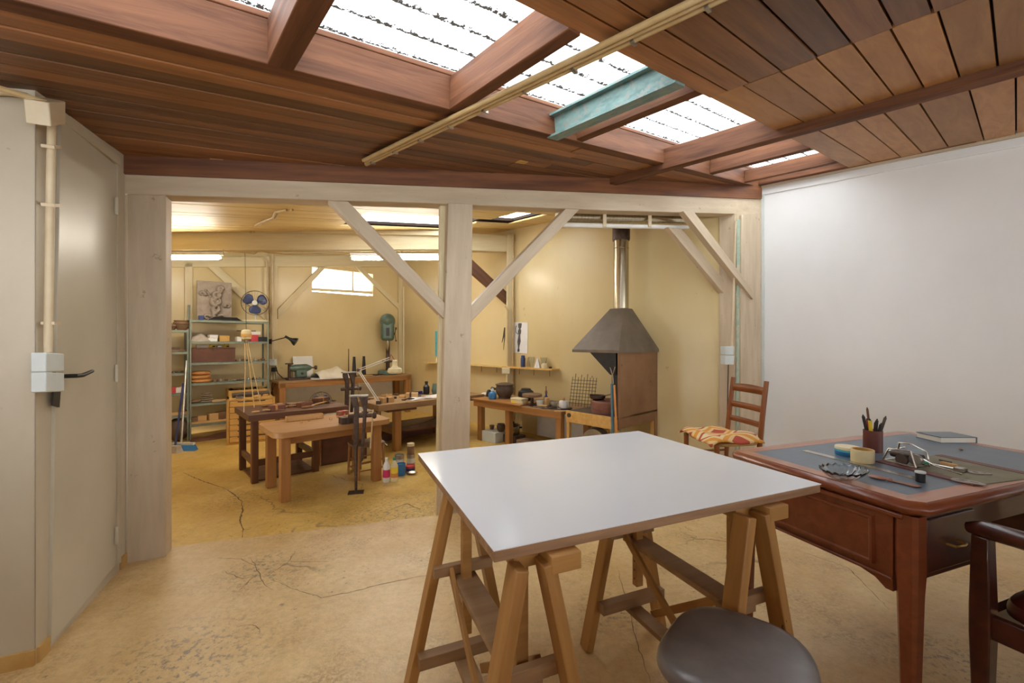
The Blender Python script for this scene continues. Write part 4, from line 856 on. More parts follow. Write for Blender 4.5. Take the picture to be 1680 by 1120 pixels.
def fan(name, label, loc, rot, R, sitting=True):
    t = thing(name, label, 'fan', loc, rot); z = R*1.55
    if sitting: part(t, 'base', stack([[(x,y,h_) for x, y in (sup(k, 24, R*a, R*.6*a, 4) for k in range(24))] for a, h_ in ((.95,0),(.95,.018),(.8,.03))]), M['creamp'])
    part(t, 'neck', MB().cyl((0,.02,.02),(0,.02,z), .014, n=10), M['greyp']); part(t, 'motor', MB().lathe([(.01,-.06),(.04,-.05),(.045,.0),(.03,.03)], (0,.045,z), 16, Matrix.Rotation(PI/2,3,'X')), M['greyp'])
    g = MB(); Rx = Matrix.Rotation(PI/2,3,'X')
    for y in (-.05,.03): g.torus((0,y*.6-.01,z), R if y > 0 else R, .003, 36, 5, Rx)
    for k in range(24):
        a = 2*PI*k/24; c, s = math.cos(a), math.sin(a)
        g.tube([(.035*c,-.065,z+.035*s),(R*.7*c,-.06,z+R*.7*s),(R*c,-.03,z+R*s)], .0011, 4)
    part(t, 'cage', g, M['iron']); part(t, 'badge', MB().lathe([(.001,0),(.036,0),(.036,.006),(.001,.008)], (0,-.062,z), 18, Rx), M['greyp'])
    part(t, 'hub', MB().lathe([(.02,0),(.024,.03),(.01,.035)], (0,-.012,z), 14, Rx), M['greyp'])
    for k in range(3):
        a0 = 2*PI*k/3+.5
        bl = MB().grid(lambda u, v: ((.02+(R*.9-.02)*u)*math.cos(a0+(v-.5)*(.5+1.0*math.sin(PI*min(1,u*.8+.1)))), -.025+.03*(v-.5), z+(.02+(R*.9-.02)*u)*math.sin(a0+(v-.5)*(.5+1.0*math.sin(PI*min(1,u*.8+.1))))), 8, 6); part(t, 'blade', bl, M['fanblue'], solid=.002)
    return t
fan('desk_fan', 'desk fan with dark blue blades on top of the metal shelving', so(419, L0, .14), ANG_B-.35, .185)
t = thing('black_tray', 'black flat tray lying on top of the metal shelving', 'tray', so(369, L0, .10), ANG_B)
part(t, 'pan', stack([[(x,y,z) for x,y in ((-a,-b),(a,-b),(a,b),(-a,b))] for z,a,b in ((0,.19,.085),(.01,.19,.085),(.05,.14,.06))]), M['black'], bevel=.003); part(t, 'rim', MB().b0(-.2,.2,-.09,.09,0,.006), M['black'])
bx('navy_box', 'small navy box beside the plaster relief', 'box', 330, L0, .06, .06, .07, M['navy'], .2)
# level 1
mb = MB().grid(lambda u, v: ((u-.5)*.26, (v-.5)*.2, .001+.095*max(0,math.sin(PI*u))**.6*max(0,math.sin(PI*v))**.6*(1+.25*math.sin(7*u)*math.cos(5*v))), 24, 16)
single('cloth_bundle', 'crumpled grey cloth bundle on the shelf under the relief', 'cloth', mb, M['cloth'], so(326, L1, .14), ANG_B)
for i, (px, w_, h_, m, lb) in enumerate([(348,.11,.05,'paperw','white and blue carton at the bottom of a pair'),(367,.12,.085,'card','ochre carton beside the white carton pair'),(391,.06,.07,'paperw','small white carton near the hanging weight'),(416,.10,.10,'redc','red and white carton behind the hanging weight'),(429,.13,.07,'black','black box at the end of the carton shelf')]):
    o = bx('carton', lb, 'carton', px, L1, w_, .14, h_, M[m], .14, group='cartons on the second shelf')
bx('carton', 'upper white carton stacked on a white and blue one', 'carton', 349, L1+.052, .10, .12, .045, M['paperw'], .14, .1, 'cartons on the second shelf')
bx('carton', 'white carton lying on the red one behind the hanging weight', 'carton', 417, L1+.102, .16, .12, .05, M['whitep'], .14, -.1, 'cartons on the second shelf')
bx('flat_tool', 'dark flat tool lying across the cartons', 'tool', 404, L1+.153, .25, .04, .012, M['black'], .12, .05)
# level 2: brown case etc.
t = thing('wooden_case', 'brown wooden case below the cartons', 'case', so(347, L2_, .16), ANG_B)
part(t, 'body', MB().b0(-.275,.275,-.11,.11,0,.19), M['brownbox'], bevel=.004); part(t, 'lid', MB().b0(-.278,.278,-.113,.113,.192,.205), M['brownbox'], bevel=.003); part(t, 'latch', MB().b0(-.015,.015,-.118,-.11,.165,.2), M['iron'])
bx('sanding_block', 'pale sanding block on the brown case', 'block', 331, L2_+.206, .13, .06, .04, M['paperw'], .12)
for px, lb in ((348,'yellow tape measure near the sanding block'),(371,'yellow tape measure at the end of the brown case')):
    t = thing('tape_measure', lb, 'tape measure', so(px, L2_+.206, .12), ANG_B, 'tape measures on the brown case'); part(t, 'shell', MB().prism([V((x,-.02,z)) for x,z in ((-.04,0),(.04,0),(.04,.035),(.02,.05),(-.02,.05),(-.04,.02))], (0,.04,0)), M['yellow'], bevel=.004); part(t, 'clip', MB().b0(.0,.03,-.024,-.02,.005,.03), M['black'])
t = single('pocket_tin', 'grey tin between two yellow tape measures', 'tin', MB().box((0,0,.016),(.06,.05,.032)), M['metal'], so(360, L2_+.206, .12), ANG_B, bevel=.005)
rnd = random.Random(3)
ORD = ['first','second','third','fourth','fifth','sixth','seventh','eighth','ninth','tenth','eleventh','twelfth','thirteenth','fourteenth','fifteenth','sixteenth','seventeenth','eighteenth']
COLN = dict(stone='pale', clay='dark brown', claylt='brown', metal='grey metal', iron='black iron', creamp='cream', woodlt='tan')
def lumps(n, x0, x1, z, size, mats, label, cat, name, group, back=(.06,.16)):
    for i in range(n):
        px = x0+(x1-x0)*(i+.5)/n; s = size*rnd.uniform(.6,1.3); mk = rnd.choice(mats); m = M[mk]
        k = rnd.randint(0,2); mb = MB()
        if k == 0: mb.ell((0,0,s*.45), (s*.9,s*.6,s*.45), 10, 6)
        elif k == 1: mb.lathe([(s*.5,0),(s*.55,s*.2),(s*.35,s*.8),(s*.1,s)], n=10)
        else: mb.prism([V((x*s,y*s,0)) for x,y in ((-.8,-.4),(.5,-.5),(.9,.1),(.2,.5),(-.6,.4))], (0,0,s*.7))
        single(name, f'{ORD[i]} {label[0]}, a {COLN[mk]} {("rounded lump","cone","slab")[k]}, {label[1]}', cat, mb, m, so(px, z, rnd.uniform(*back)), rnd.uniform(0,6), group, bevel=.002 if k == 2 else 0)
lumps(8, 384, 434, L2_, .035, ['stone','clay','metal','claylt'], ('casting','counting from the brown case'), 'casting', 'metal_casting', 'castings beside the brown case')
lumps(18, 346, 428, L3, .034, ['stone','clay','claylt','metal','iron'], ('small piece','counting from the wooden discs'), 'casting', 'small_casting', 'small pieces beside the wooden discs')
for i, (r_, z_, x_) in enumerate(((.15,0,0),(.145,.052,-.01),(.12,.108,.015))):
    single('wooden_disc', ['thick turned wooden disc at the bottom of the stack','middle turned wooden disc of the stack','smallest turned wooden disc topping the stack'][i], 'disc', MB().lathe([(r_-.015,0),(r_,.02),(r_-.005,.04),(r_-.03,.05),(.02,.05)], n=28), M['wooddisc'], so(327, L3+z_, .16)+sx3*x_, 0, 'wooden discs on the shelf')
# level 4: stones, board, plank ; level 5 blocks
for i in range(5):
    single('flat_stone', ['bottom flat pale stone','second flat pale stone','middle flat pale stone','fourth flat pale stone','topmost flat pale stone'][i]+' of the pile under the wooden discs', 'stone', MB().ell((0,0,.014), (.085-.008*i+.01*(i%2),.07,.014), 14, 6), M['stone'], so(338+(i%2), L4+.027*i, .14), i*.7, 'flat stones in a pile')
single('brown_stone', 'low brown stone beside the pile of flat stones', 'stone', MB().ell((0,0,.022),(.08,.06,.022)), M['claylt'], so(318, L4, .14), .4)
bx('pale_board', 'pale board offcut beside the flat stones', 'board', 362, L4, .22, .1, .025, M['woodlt'], .12)
t = thing('cardboard_box', 'long open cardboard box on the shelf above the plywood drawers', 'box', so(407, L4, .13), ANG_B)
part(t, 'carton', MB().b0(-.27,.27,-.11,-.105,0,.15).b0(-.27,.27,.105,.11,0,.17).b0(-.27,-.265,-.11,.11,0,.16).b0(.265,.27,-.11,.11,0,.16).b0(-.27,.27,-.11,.11,0,.005), M['card'])
part(t, 'rags_inside', MB().grid(lambda u,v: ((u-.5)*.52,(v-.5)*.2,.14+.02*math.sin(19*u)*math.cos(7*v)+.015*math.sin(31*u+5*v)), 30, 8), M['iron'])
for i, (px, w_, rr, lb) in enumerate(((318,.07,.3,'dark wood offcut at the end of the low shelf'),(333,.085,-.3,'pale square wood block on the low shelf'),(350,.11,.2,'larger tan wood block on the low shelf'),(365,.12,.7,'brown tilted wood block beside the drawer cabinet'))):
    single('wood_block', lb, 'wood block', MB().box((0,0,w_*.42), (w_*1.2,w_,w_*.84)), M[['claylt','woodlt','woodlt','claylt'][i]], so(px, L5+.03, .12), ANG_B+rr, 'wood blocks on the low shelf', bevel=.003)
bx('shelf_plank', 'thick plank under the wood blocks on the low shelf', 'plank', 340, L5, .5, .2, .028, M['woodlt'], .13)
# floor under shelving: folded sacks
single('sack_pile', 'dark flattened sacks on the floor under the shelving', 'sacks', MB().grid(lambda u,v: ((u-.5)*.7,(v-.5)*.3,.001+.05*max(0,math.sin(PI*u))**.5*max(0,math.sin(PI*v))**.5*(1+.4*math.sin(9*u+3*v))), 24, 12), M['brownbox'], S0+sx3*.35-sy3*.0+V((0,0,.0)), ANG_B)
# second unit: pots and bits
for px, r_, h_, lb in ((281,.075,.09,'small brown clay pot with a wide rim'),(298,.10,.135,'larger round brown clay pot')):
    t = thing('clay_pot', lb+' on the half hidden shelving', 'pot', so(px, LV2[0], .15), 0, 'clay pots on the half hidden shelving')
    part(t, 'pot_body', MB().lathe([(r_*.45,0),(r_*.7,h_*.25),(r_*.98,h_*.6),(r_*.95,h_*.8),(r_*.8,h_*.88),(r_*.92,h_),(r_*.8,h_),(r_*.7,h_*.85)], n=22), M['claylt']); part(t, 'band', MB().lathe([(r_*.99,h_*.58),(r_*1.02,h_*.62),(r_*.99,h_*.66)], n=22), M['clay'])
bx('brown_board', 'brown board lying under a dark one on the half hidden shelving', 'board', 284, LV2[1], .24, .12, .03, M['claylt'], .14); bx('dark_board', 'dark board lying on a brown one on the half hidden shelving', 'board', 283, LV2[1]+.031, .16, .1, .03, M['clay'], .14)
single('bookend', 'dark metal bracket standing at the upright of the half hidden shelving', 'bracket', MB().b0(-.02,.02,-.03,.03,0,.005).b0(.015,.02,-.03,.03,0,.09), M['iron'], so(306, LV2[1], .12), ANG_B)
lumps(9, 277, 307, LV2[2], .03, ['stone','metal','iron','creamp'], ('part','counting towards the pale broom stick'), 'machine part', 'machine_part', 'metal parts on the half hidden shelving')
for i, (px, m) in enumerate(((278,'yellow'),(285,'redc'),(292,'paperw'),(300,'creamp'))):
    single('paint_box', ['yellow','red','white','cream'][i]+' small box in the row on the half hidden shelving', 'box', MB().box((0,0,.045),(.055,.06,.07+.01*(i%2))), M[m], so(px, LV2[3]+.0, .1)+V((0,0,-.008 if not i%2 else -.003)), ANG_B, 'small boxes on the half hidden shelving', bevel=.002)
bx('tan_board', 'tan board on the lowest level of the half hidden shelving', 'board', 291, LV2[4], .3, .16, .035, M['woodlt'], .14)
single('dark_sack', 'dark rag heap on the floor behind the broom', 'rags', MB().ell((0,0,.16),(.14,.12,.16)), M['clay'], so(292, BF, .1), 0)
t = thing('shelf_pole', 'dark steel pole standing beside the plaster relief', 'pole', so(310, BF, .42)); part(t, 'rod', MB().cyl((0,0,0),(0,0,1.9),.014), M['shelfm']); part(t, 'base_plate', MB().lathe([(.04,0),(.04,.006)], n=14), M['shelfm'])
# ------------------------------------------------------------------ brooms
b0 = gp(287, 742, BF)
t = thing('push_broom', 'blue-handled broom with grey and violet bristles on the yellow floor', 'broom', b0)
part(t, 'stick', MB().cyl((-.02,.03,.075), (-.02-.015,.18,.84), .012), M['navy']); part(t, 'bristles', MB().hexa([V((x,y,0)) for x,y in ((-.14,-.045),(.07,-.065),(.085,.035),(-.13,.05))], [V((x,y,.065)) for x,y in ((-.12,-.03),(.055,-.045),(.065,.02),(-.11,.035))]), M['cloth']); part(t, 'block', MB().hexa([V((x,y,.063)) for x,y in ((-.125,-.032),(.058,-.048),(.068,.022),(-.115,.037))], [V((x,y,.085)) for x,y in ((-.12,-.028),(.055,-.042),(.062,.018),(-.11,.033))]), M['cloth'])
b1 = gp(301, 738, BF); e1_ = so(306, .98, .06)
t = thing('wiper_broom', 'pale-handled broom with a bright blue head leaning on the shelving', 'broom', b1)
part(t, 'stick', MB().cyl((-.06,.04,.07), e1_-b1, .014), M['metal']); part(t, 'head', MB().beam((-.2,.0,.075),(.12,.02,.075), .04, .03), M['greyp']); part(t, 'bristles', MB().hexa([V((x,y,0)) for x,y in ((-.2,-.07),(.18,-.05),(.16,.04),(-.2,.02))], [V((x,y,.062)) for x,y in ((-.19,-.02),(.12,0),(.12,.04),(-.19,.02))]), M['blue'])
# ------------------------------------------------------------------ plywood drawer cabinet
c0 = gp(372, 731, BF); t = thing('drawer_cabinet', 'pale plywood cabinet of shallow drawers beside the shelving', 'cabinet', c0, ANG_B-.15)
CW, CD, CH = .56, .36, .61
part(t, 'carcass', MB().b0(0,.03,.012,CD,0,CH).b0(CW-.03,CW,.012,CD,0,CH).b0(0,CW,.012,CD,CH-.03,CH).b0(0,CW,CD-.02,CD,0,CH).b0(0,CW,.012,CD,0,.03), M['ply'], bevel=.003)
for i in range(7):
    z = .034+i*.078; d = part(t, 'drawer', MB().b0(.032,CW-.032,.0,CD-.05,z,z+.05).b0(.032,CW-.032,.0,.02,z+.05,z+.072), M['ply'], bevel=.002); part(d, 'slot_shade', MB().b0(.12,CW-.12,-.0015,.03,z+.058,z+.070), M['wire'], label='dark strip painted as finger slot shade')  # dark strip on each drawer front stands in for the shade inside its slot
p = c0+V((0,0,CH)); Rc = Matrix.Rotation(ANG_B-.15,3,'Z')
single('dark_roll', 'dark rolled cloth lying on top of the plywood drawers', 'roll', MB().tube([(.06,.12,.035),(.25,.13,.038),(.5,.16,.035)], [.03,.036,.03], 12), M['clay'], p, ANG_B-.15)
for i,(x,y,w_) in enumerate(((.14,.05,.08),(.34,.06,.1),(.45,.1,.07))): single('small_box', ['silver lighter-sized box','tan flat box','short wooden box'][i]+' on the plywood drawers', 'box', MB().box((0,0,.014),(w_,.05,.028)), M[['chrome','woodlt','ply'][i]], p+Rc @ V((x,y-.02,0)), ANG_B+i*.5, 'small boxes on the plywood drawers', bevel=.002)
# ------------------------------------------------------------------ hanging pulley weight over the tables
q = gp(404, 548, 1.35); base = V((wp(404,540,SHELF,.9).x, wp(404,540,SHELF,.9).y, 0)); zc = EYE+(560-548)/F*base.y
t = thing('hanging_motor', 'cream hanging motor with cords, suspended in front of the shelving', 'hanging motor', (base.x, base.y, zc))
part(t, 'housing', MB().lathe([(.02,-.075),(.055,-.06),(.06,.0),(.055,.045),(.03,.06),(.01,.062)], n=20), M['creamp']); part(t, 'band', MB().lathe([(.061,-.035),(.062,0),(.061,.005)], n=20), M['ply']); part(t, 'neck', MB().lathe([(.02,-.12),(.025,-.075)], n=12), M['metal'])
part(t, 'hanger', MB().cyl((0,0,.06),(-.02,.0,roof(base.x,base.y)-zc-.02), .003, n=6), M['wire'])
for dx, ex, ey in ((-.02,400,676),(.0,417,668),(.02,428,664)):
    e = gp(ex, ey, .56)-V((base.x,base.y,zc)); part(t, 'cord', MB().tube([(dx,0,-.11), e*.5+V((0,0,-.03)), e], .0045, 6), M['pipeo'])
# ------------------------------------------------------------------ work tables in the back room
def table(name, label, org, rot, W_, D, zt, th, mt, ml, lw_=.07, rad=.0, legs=None, extra=None):
    t = thing(name, label, 'table', (org[0], org[1], BF), rot); h_ = zt-BF
    if rad:
        pts = []
        for cx, cy, a0 in ((W_-rad,rad,-PI/2),(W_-rad,D-rad,0),(rad,D-rad,PI/2),(rad,rad,PI)): pts += [V((cx+rad*math.cos(a0+PI/2*i/5), cy+rad*math.sin(a0+PI/2*i/5), h_-th)) for i in range(6)]
        part(t, 'table_top', MB().prism(pts, (0,0,th)), mt, bevel=.004)
    else: part(t, 'table_top', MB().b0(0,W_,0,D,h_-th,h_), mt, bevel=.004)
    for x, y in legs: vleg(t, x, y, 0, h_-th, lw_, ml)
    return t
AB = math.radians(42); cB, sB = math.cos(AB), math.sin(AB); XB, YB = V((cB,sB)), V((-sB,cB))
Z1 = .485; O1 = V((-1.965, 3.53))
t1 = table('work_table', 'warm brown work table with rounded corners and square legs', O1, AB, 1.05, .66, Z1, .05, M['benchlt'], M['bench'], .078, .09, [(.1,.09),(.1,.57),(.92,.09),(.92,.57)])
h1 = Z1-BF
for y in (.09,.57): part(t1, 'apron', MB().b0(.1,.92,y-.015,y+.015,h1-.12,h1-.05), M['bench'], bevel=.003)
for x in (.1,.92): part(t1, 'bracket', MB().prism([V((x-.012,.13,h1-.05)),V((x-.012,.24,h1-.05)),V((x-.012,.13,h1-.13))], (.024,0,0)), M['bench'])
Z2 = .545; O2 = V((-2.50, 4.05))
t2 = table('side_bench', 'dark low bench with stretchers behind the rounded work table', O2, AB, .95, .72, Z2, .06, M['benchdk'], M['benchdk'], .06, 0, [(.06,.06),(.06,.64),(.62,.06),(.62,.64)])
for a, b in (((.06,.06),(.06,.64)),((.62,.06),(.62,.64)),((.06,.06),(.62,.06))): part(t2, 'stretcher', MB().beam((*a,.19),(*b,.19), .035, .06), M['benchdk'], bevel=.003)
part(t2, 'shelf_board', MB().b0(.06,.62,.08,.62,.0,.02), M['benchdk'])
Z3 = .49; O3 = V((-1.586, 5.07))
t3 = table('heavy_bench', 'heavy joiner bench with a thick top beside the central post', O3, math.radians(43), 1.62, .8, Z3, .075, M['benchtop'], M['bench'], .085, 0, [(.3,.12),(1.25,.12),(.3,.68),(1.25,.68)])
h3 = Z3-BF
part(t3, 'bearer', MB().b0(.15,.55,.06,.18,h3-.11,h3-.075), M['benchdk'], bevel=.003); part(t3, 'shelf', MB().b0(.3,1.25,.1,.72,.22,.25), M['benchdk']); part(t3, 'end_rail', MB().b0(.26,.34,.12,.68,.2,.28), M['benchdk'])
part(t3, 'back_panel', MB().b0(.3,1.3,.7,.72,.0,.2), M['brownbox'])
part(t3, 'curved_bracket', MB().prism([V((.36+.8*u,.1,.28+.16*u**2.2)) for u in [i/10 for i in range(11)]]+[V((1.16,.1,.22)),V((.36,.1,.22))], (0,.04,0)), M['iron'])
def on(O, ang, x, y, z): return V((O.x+x*math.cos(ang)-y*math.sin(ang), O.y+x*math.sin(ang)+y*math.cos(ang), z))
# back bench under the window
zb = .615; pb0 = wp(457, 620, BACK, .56); Lb = 2.35
t = thing('back_bench', 'long low bench under the window carrying grinder and drill press', 'bench', (pb0.x, pb0.y, BF), ANG_B); hb = zb-BF
part(t, 'bench_top', MB().b0(0,Lb,0,.54,hb-.035,hb), M['benchtop'], bevel=.003); part(t, 'front_rail', MB().b0(0.0,Lb,.005,.035,hb-.11,hb-.035), M['bench'], bevel=.003)
for x in (.06,Lb-.06):
    for y in (.05,.48): vleg(t, x, y, 0, hb-.035, .09, M['bench'])
part(t, 'back_board', MB().b0(.14,Lb-.14,.5,.52,.02,hb-.06), M['whitep'], label='pale grey board behind the legs')
def bb(x, y, z=zb): return on(V((pb0.x,pb0.y)), ANG_B, x, y, z)
def bbp(px, y, z=zb):                                    # x on the bench under pixel column px at depth y
    p = wp(px, 600, BACK, .56-y); return V((p.x, p.y, z))
# grinder
t = thing('bench_grinder', 'green bench polishing motor on the end of the back bench', 'grinder', bbp(492,.22), ANG_B)
part(t, 'base', MB().b0(-.2,.14,-.1,.1,0,.035), M['iron'], bevel=.004); part(t, 'pedestal', MB().b0(-.07,.1,-.06,.06,.035,.16), M['machine'], bevel=.015)
part(t, 'motor', MB().lathe([(.015,-.2),(.045,-.17),(.062,-.1),(.066,.08),(.04,.14),(.02,.17)], (0.02,0,.19), 20, Matrix.Rotation(PI/2,3,'Y')), M['machine']); part(t, 'spindle', MB().cyl((.17,0,.19),(.25,0,.19),.012).lathe([(.035,.24),(.035,.27)], (0,0,.19), 16, Matrix.Rotation(PI/2,3,'Y')), M['iron'])
part(t, 'tool_rest', MB().cyl((-.17,-.02,.03),(-.17,-.02,.26),.022).cyl((-.23,-.02,.27),(-.11,-.02,.27),.01).lathe([(.06,.262),(.06,.275)], (-.17,-.02,0), 16), M['iron']); part(t, 'switch', MB().lathe([(.02,0),(.02,.01)], (.02,-.06,.1), 14, Matrix.Rotation(PI/2,3,'X')), M['black'])
single('white_board', 'white board leaning on the wall behind the green grinder', 'board', MB().box((0,0,.19),(.32,.015,.38), Matrix.Rotation(-.1,3,'X')), M['paperw'], bbp(497,.47), ANG_B)
# wrapped newspaper parcel
single('newspaper_parcel', 'crumpled newspaper over tools on the back bench', 'newspaper', MB().grid(lambda u,v: ((u-.5)*.62,(v-.5)*.42,.004+.16*max(0,math.sin(PI*(u*.8+.15)))*max(0,math.sin(PI*v))**.6*(1+.3*math.sin(8*u+4*v))+.02*math.sin(17*u-6*v)*math.sin(PI*u)*math.sin(PI*v)), 22, 16), M['paper'], bbp(545,.25), ANG_B+.1, solid=.003)
single('newspaper_sheet', 'flat newspaper sheet hanging over the bench front under the crumpled one', 'newspaper', MB().grid(lambda u,v: ((u-.5)*.7,(v-.5)*.5-.03,.003+.004*math.sin(9*u)*v), 10, 8), M['paperw'], bbp(540,.24), ANG_B-.05, solid=.002)
# rods and stakes
single('steel_rod', 'thin dark rod standing upright on the back bench', 'rod', MB().cyl((0,0,0),(0,0,.5),.010,.007), M['iron'], bbp(572,.38))
for px, y, lb in ((581,.15,'shorter black ring mandrel standing on the back bench'),(597,.3,'taller black ring mandrel standing beside the drill press')):
    t = thing('ring_mandrel', lb, 'mandrel', bbp(px,y), group='ring mandrels on the back bench'); part(t, 'cone', MB().lathe([(.04,.02),(.038,.05),(.022,.36),(.0,.362)], n=16), M['black']); part(t, 'foot', MB().lathe([(.05,0),(.05,.02)], n=16), M['iron'])
# drill press
t = thing('drill_press', 'green bench drill press at the end of the back bench', 'drill press', bbp(636,.26), ANG_B-.5, sc=1.12)
part(t, 'base', MB().prism([V((x,y,0)) for x,y in ((-.14,-.16),(.14,-.16),(.16,-.1),(.16,.12),(.1,.18),(-.1,.18),(-.16,.12),(-.16,-.1))], (0,0,.07)), M['machine'], bevel=.012)
part(t, 'column', MB().cyl((0,.08,.07),(0,.08,.95),.035), M['iron']); part(t, 'head', MB().b0(-.11,.11,-.17,.14,.58,.92), M['machine'], bevel=.05)
part(t, 'belt_cover', MB().ell((0,-.01,.92),(.13,.2,.13),18,10), M['machine']); part(t, 'motor', MB().lathe([(.02,-.12),(.075,-.1),(.08,.08),(.02,.11)], (-.03,.2,.78), 18), M['machine'])
part(t, 'window_slot', MB().b0(-.02,.035,-.174,-.16,.66,.8), M['black'], label='dark slot in the head'); part(t, 'quill', MB().lathe([(.012,.42),(.02,.46),(.028,.5),(.028,.62)], (0,-.09,0), 14), M['steel'])
part(t, 'feed_handles', MB().cyl((.08,-.09,.7),(.13,-.09,.7),.02).tube([(.12,-.09,.7),(.14,-.16,.78)],.006).tube([(.12,-.09,.7),(.14,-.03,.8)],.006).tube([(.12,-.09,.7),(.14,-.1,.58)],.006).ell((.14,-.16,.78),(.014,.014,.014)).ell((.14,-.03,.8),(.014,.014,.014)).ell((.14,-.1,.58),(.014,.014,.014)), M['iron']); part(t, 'work_table_plate', MB().lathe([(.03,.2),(.09,.22),(.09,.24)], (0,-.08,0), 18), M['iron'])
single('pliers', 'wooden-handled pliers lying on the back bench by the mandrels', 'pliers', MB().tube([(-.1,-.02,.012),(0,0,.014),(.09,.012,.01)],.009).tube([(-.1,.02,.012),(0,0,.014),(.09,-.012,.01)],.009), M['woodlt'], bbp(603,.1), ANG_B-.3)
lumps2 = random.Random(11)
for i in range(4): single('metal_offcut', f'{ORD[i]} small iron offcut counting from the pliers towards the drill press', 'offcut', MB().box((0,0,.012),(.05+.02*i%3,.04,.024)), M['iron'], bbp(608+5*i,.12+.05*(i%2)), i*.8, 'offcuts on the back bench', bevel=.003)
# wall lamp and junction box on the post
a = wp(443, 560, BACK, .1); b = wp(470, 553, BACK, .45); c = wp(484, 560, BACK, .5)
t = thing('swing_lamp', 'black swing-arm lamp reaching out over the green grinder', 'lamp', a); Mi = WM[t.name].inverted()
part(t, 'arm', MB().tube([a, b], .008, 8), M['iron'], Mi); part(t, 'mount', MB().box(a, (.04,.04,.08)), M['black'], Mi); part(t, 'joint', MB().cyl(b+V((-.02,0,.015)), c*.4+b*.6, .02), M['black'], Mi)
ax_ = (c-b).normalized(); R = frame_of(ax_.cross(V((0,0,1))), ax_, b).to_3x3(); part(t, 'shade', MB().lathe([(.02,.04),(.03,.08),(.06,.13),(.07,.16),(.06,.165)], b, 18, R), M['black'], Mi)
t = thing('fuse_box', 'small grey box with hanging wires on the post above the back bench', 'wiring box', wp(448,598,BACK,.1)); Mi = WM[t.name].inverted()
part(t, 'box', MB().box(wp(448,594,BACK,.1),(.09,.07,.1)), M['greyp'], Mi, bevel=.005); part(t, 'plug', MB().box(wp(450,606,BACK,.12),(.06,.06,.07)), M['black'], Mi)
for k in range(3): part(t, 'wire', MB().tube([wp(446+2*k,600,BACK,.12), wp(443+5*k,625,BACK,.14), wp(449-3*k,650,BACK,.12), wp(447+2*k,672,BACK,.12)], .004, 5), M['wire'], Mi)
part(t, 'grinder_lead', MB().tube([wp(452,600,BACK,.14), wp(456,612,BACK,.2), wp(464,620,BACK,.25), bbp(470,.28,zb+.02)], .008, 6), M['black'], Mi)
fan('floor_fan', 'old fan with blue blades on the floor under the back bench', bbp(525,.12,BF), ANG_B+.2, .20, False)
# ------------------------------------------------------------------ clutter on the dark bench and round table
def tool(name, label, cat, O, ang, z, x, y, rot, kind, m1, m2, L_=.2, group=None):
    t = thing(name, label, cat, on(O, ang, x, y, z), ang+rot, group)
    if kind == 'file': part(t, 'handle', MB().tube([(0,0,.012),(L_*.15,0,.012),(L_*.38,0,.012)], [.008,.012,.009], 8), M[m1]); part(t, 'blade', MB().b0(L_*.36,L_,-.008,.008,.008,.014), M[m2])
    elif kind == 'hammer': part(t, 'handle', MB().cyl((0,0,.014),(L_,0,.016),.009,.007,8), M[m1]); part(t, 'head', MB().cyl((L_,-.045,.016),(L_,.045,.016),.015,.011,10), M[m2])
    elif kind == 'saw': part(t, 'frame', MB().tube([(0,0,.01),(0,.08,.01),(L_,.08,.01),(L_,0,.01)],.005,6), M[m2]); part(t, 'blade', MB().b0(0,L_,-.002,.002,.005,.015), M['chrome']); part(t, 'handle', MB().cyl((-.09,0,.012),(0,0,.012),.012,.010,8), M[m1])
    elif kind == 'box': part(t, 'tray', MB().b0(0,L_,0,.006,0,.045).b0(0,L_,.07,.076,0,.045).b0(0,.006,0,.076,0,.045).b0(L_-.006,L_,0,.076,0,.045).b0(0,L_,0,.076,0,.004), M[m1]); part(t, 'contents', MB().cyl((.02,.03,.02),(L_-.03,.04,.035),.008).cyl((.02,.05,.02),(L_-.05,.03,.03),.008), M[m2])
    elif kind == 'block': part(t, 'body', MB().b0(0,L_,0,L_*.6,0,L_*.4), M[m1], bevel=.004); part(t, 'strap', MB().b0(L_*.3,L_*.45,-.002,L_*.6+.002,.0,L_*.4+.002), M[m2])
    elif kind == 'clamp': part(t, 'frame', MB().tube([(0,0,.012),(0,.06,.012),(L_,.06,.012),(L_,0,.012)],.008,6), M[m2]); part(t, 'screw', MB().cyl((L_,0,.012),(L_*.4,0,.012),.006,n=8), M['iron'])
    return t
T2 = (O2, AB, Z2)
tool('wrapped_tool', 'red and tan wrapped bundle at the corner of the dark bench', 'bundle', *T2, .22, .14, .1, 'block', 'firebrick', 'orange', .14)
tool('chisel', 'chisel with pale ferrule beside the red bundle', 'chisel', *T2, .05, .12, .2, 'file', 'woodlt', 'chrome', .18)
tool('file', 'dark file behind the red bundle', 'file', *T2, .3, .32, -.2, 'file', 'woodlt', 'iron', .3)
tool('hand_saw', 'small frame saw lying on the dark bench', 'saw', *T2, .5, .30, .3, 'saw', 'bench', 'iron', .2)
tool('hammer', 'small hammer lying on the dark bench', 'hammer', *T2, .46, .5, -.5, 'hammer', 'woodlt', 'iron', .26)
tool('clamp', 'iron clamp at the back of the dark bench', 'clamp', *T2, .68, .5, .2, 'clamp', 'iron', 'iron', .16)
tool('wood_plane', 'brown wooden plane propped at the end of the dark bench', 'plane', *T2, .74, .3, .6, 'block', 'brownbox', 'bench', .17)
tool('file', 'second file crossing the saw on the dark bench', 'file', *T2, .62, .18, .9, 'file', 'woodlt', 'iron', .24)
tool('chisel', 'long chisel along the front of the dark bench', 'chisel', *T2, .5, .12, .12, 'file', 'bench', 'chrome', .3)
T1_ = (O1, AB, Z1)
tool('pencil_box', 'open pale wooden tray of rods on the rounded work table', 'tray', *T1_, .22, .5, -.05, 'box', 'woodlt', 'pinkwood', .33)
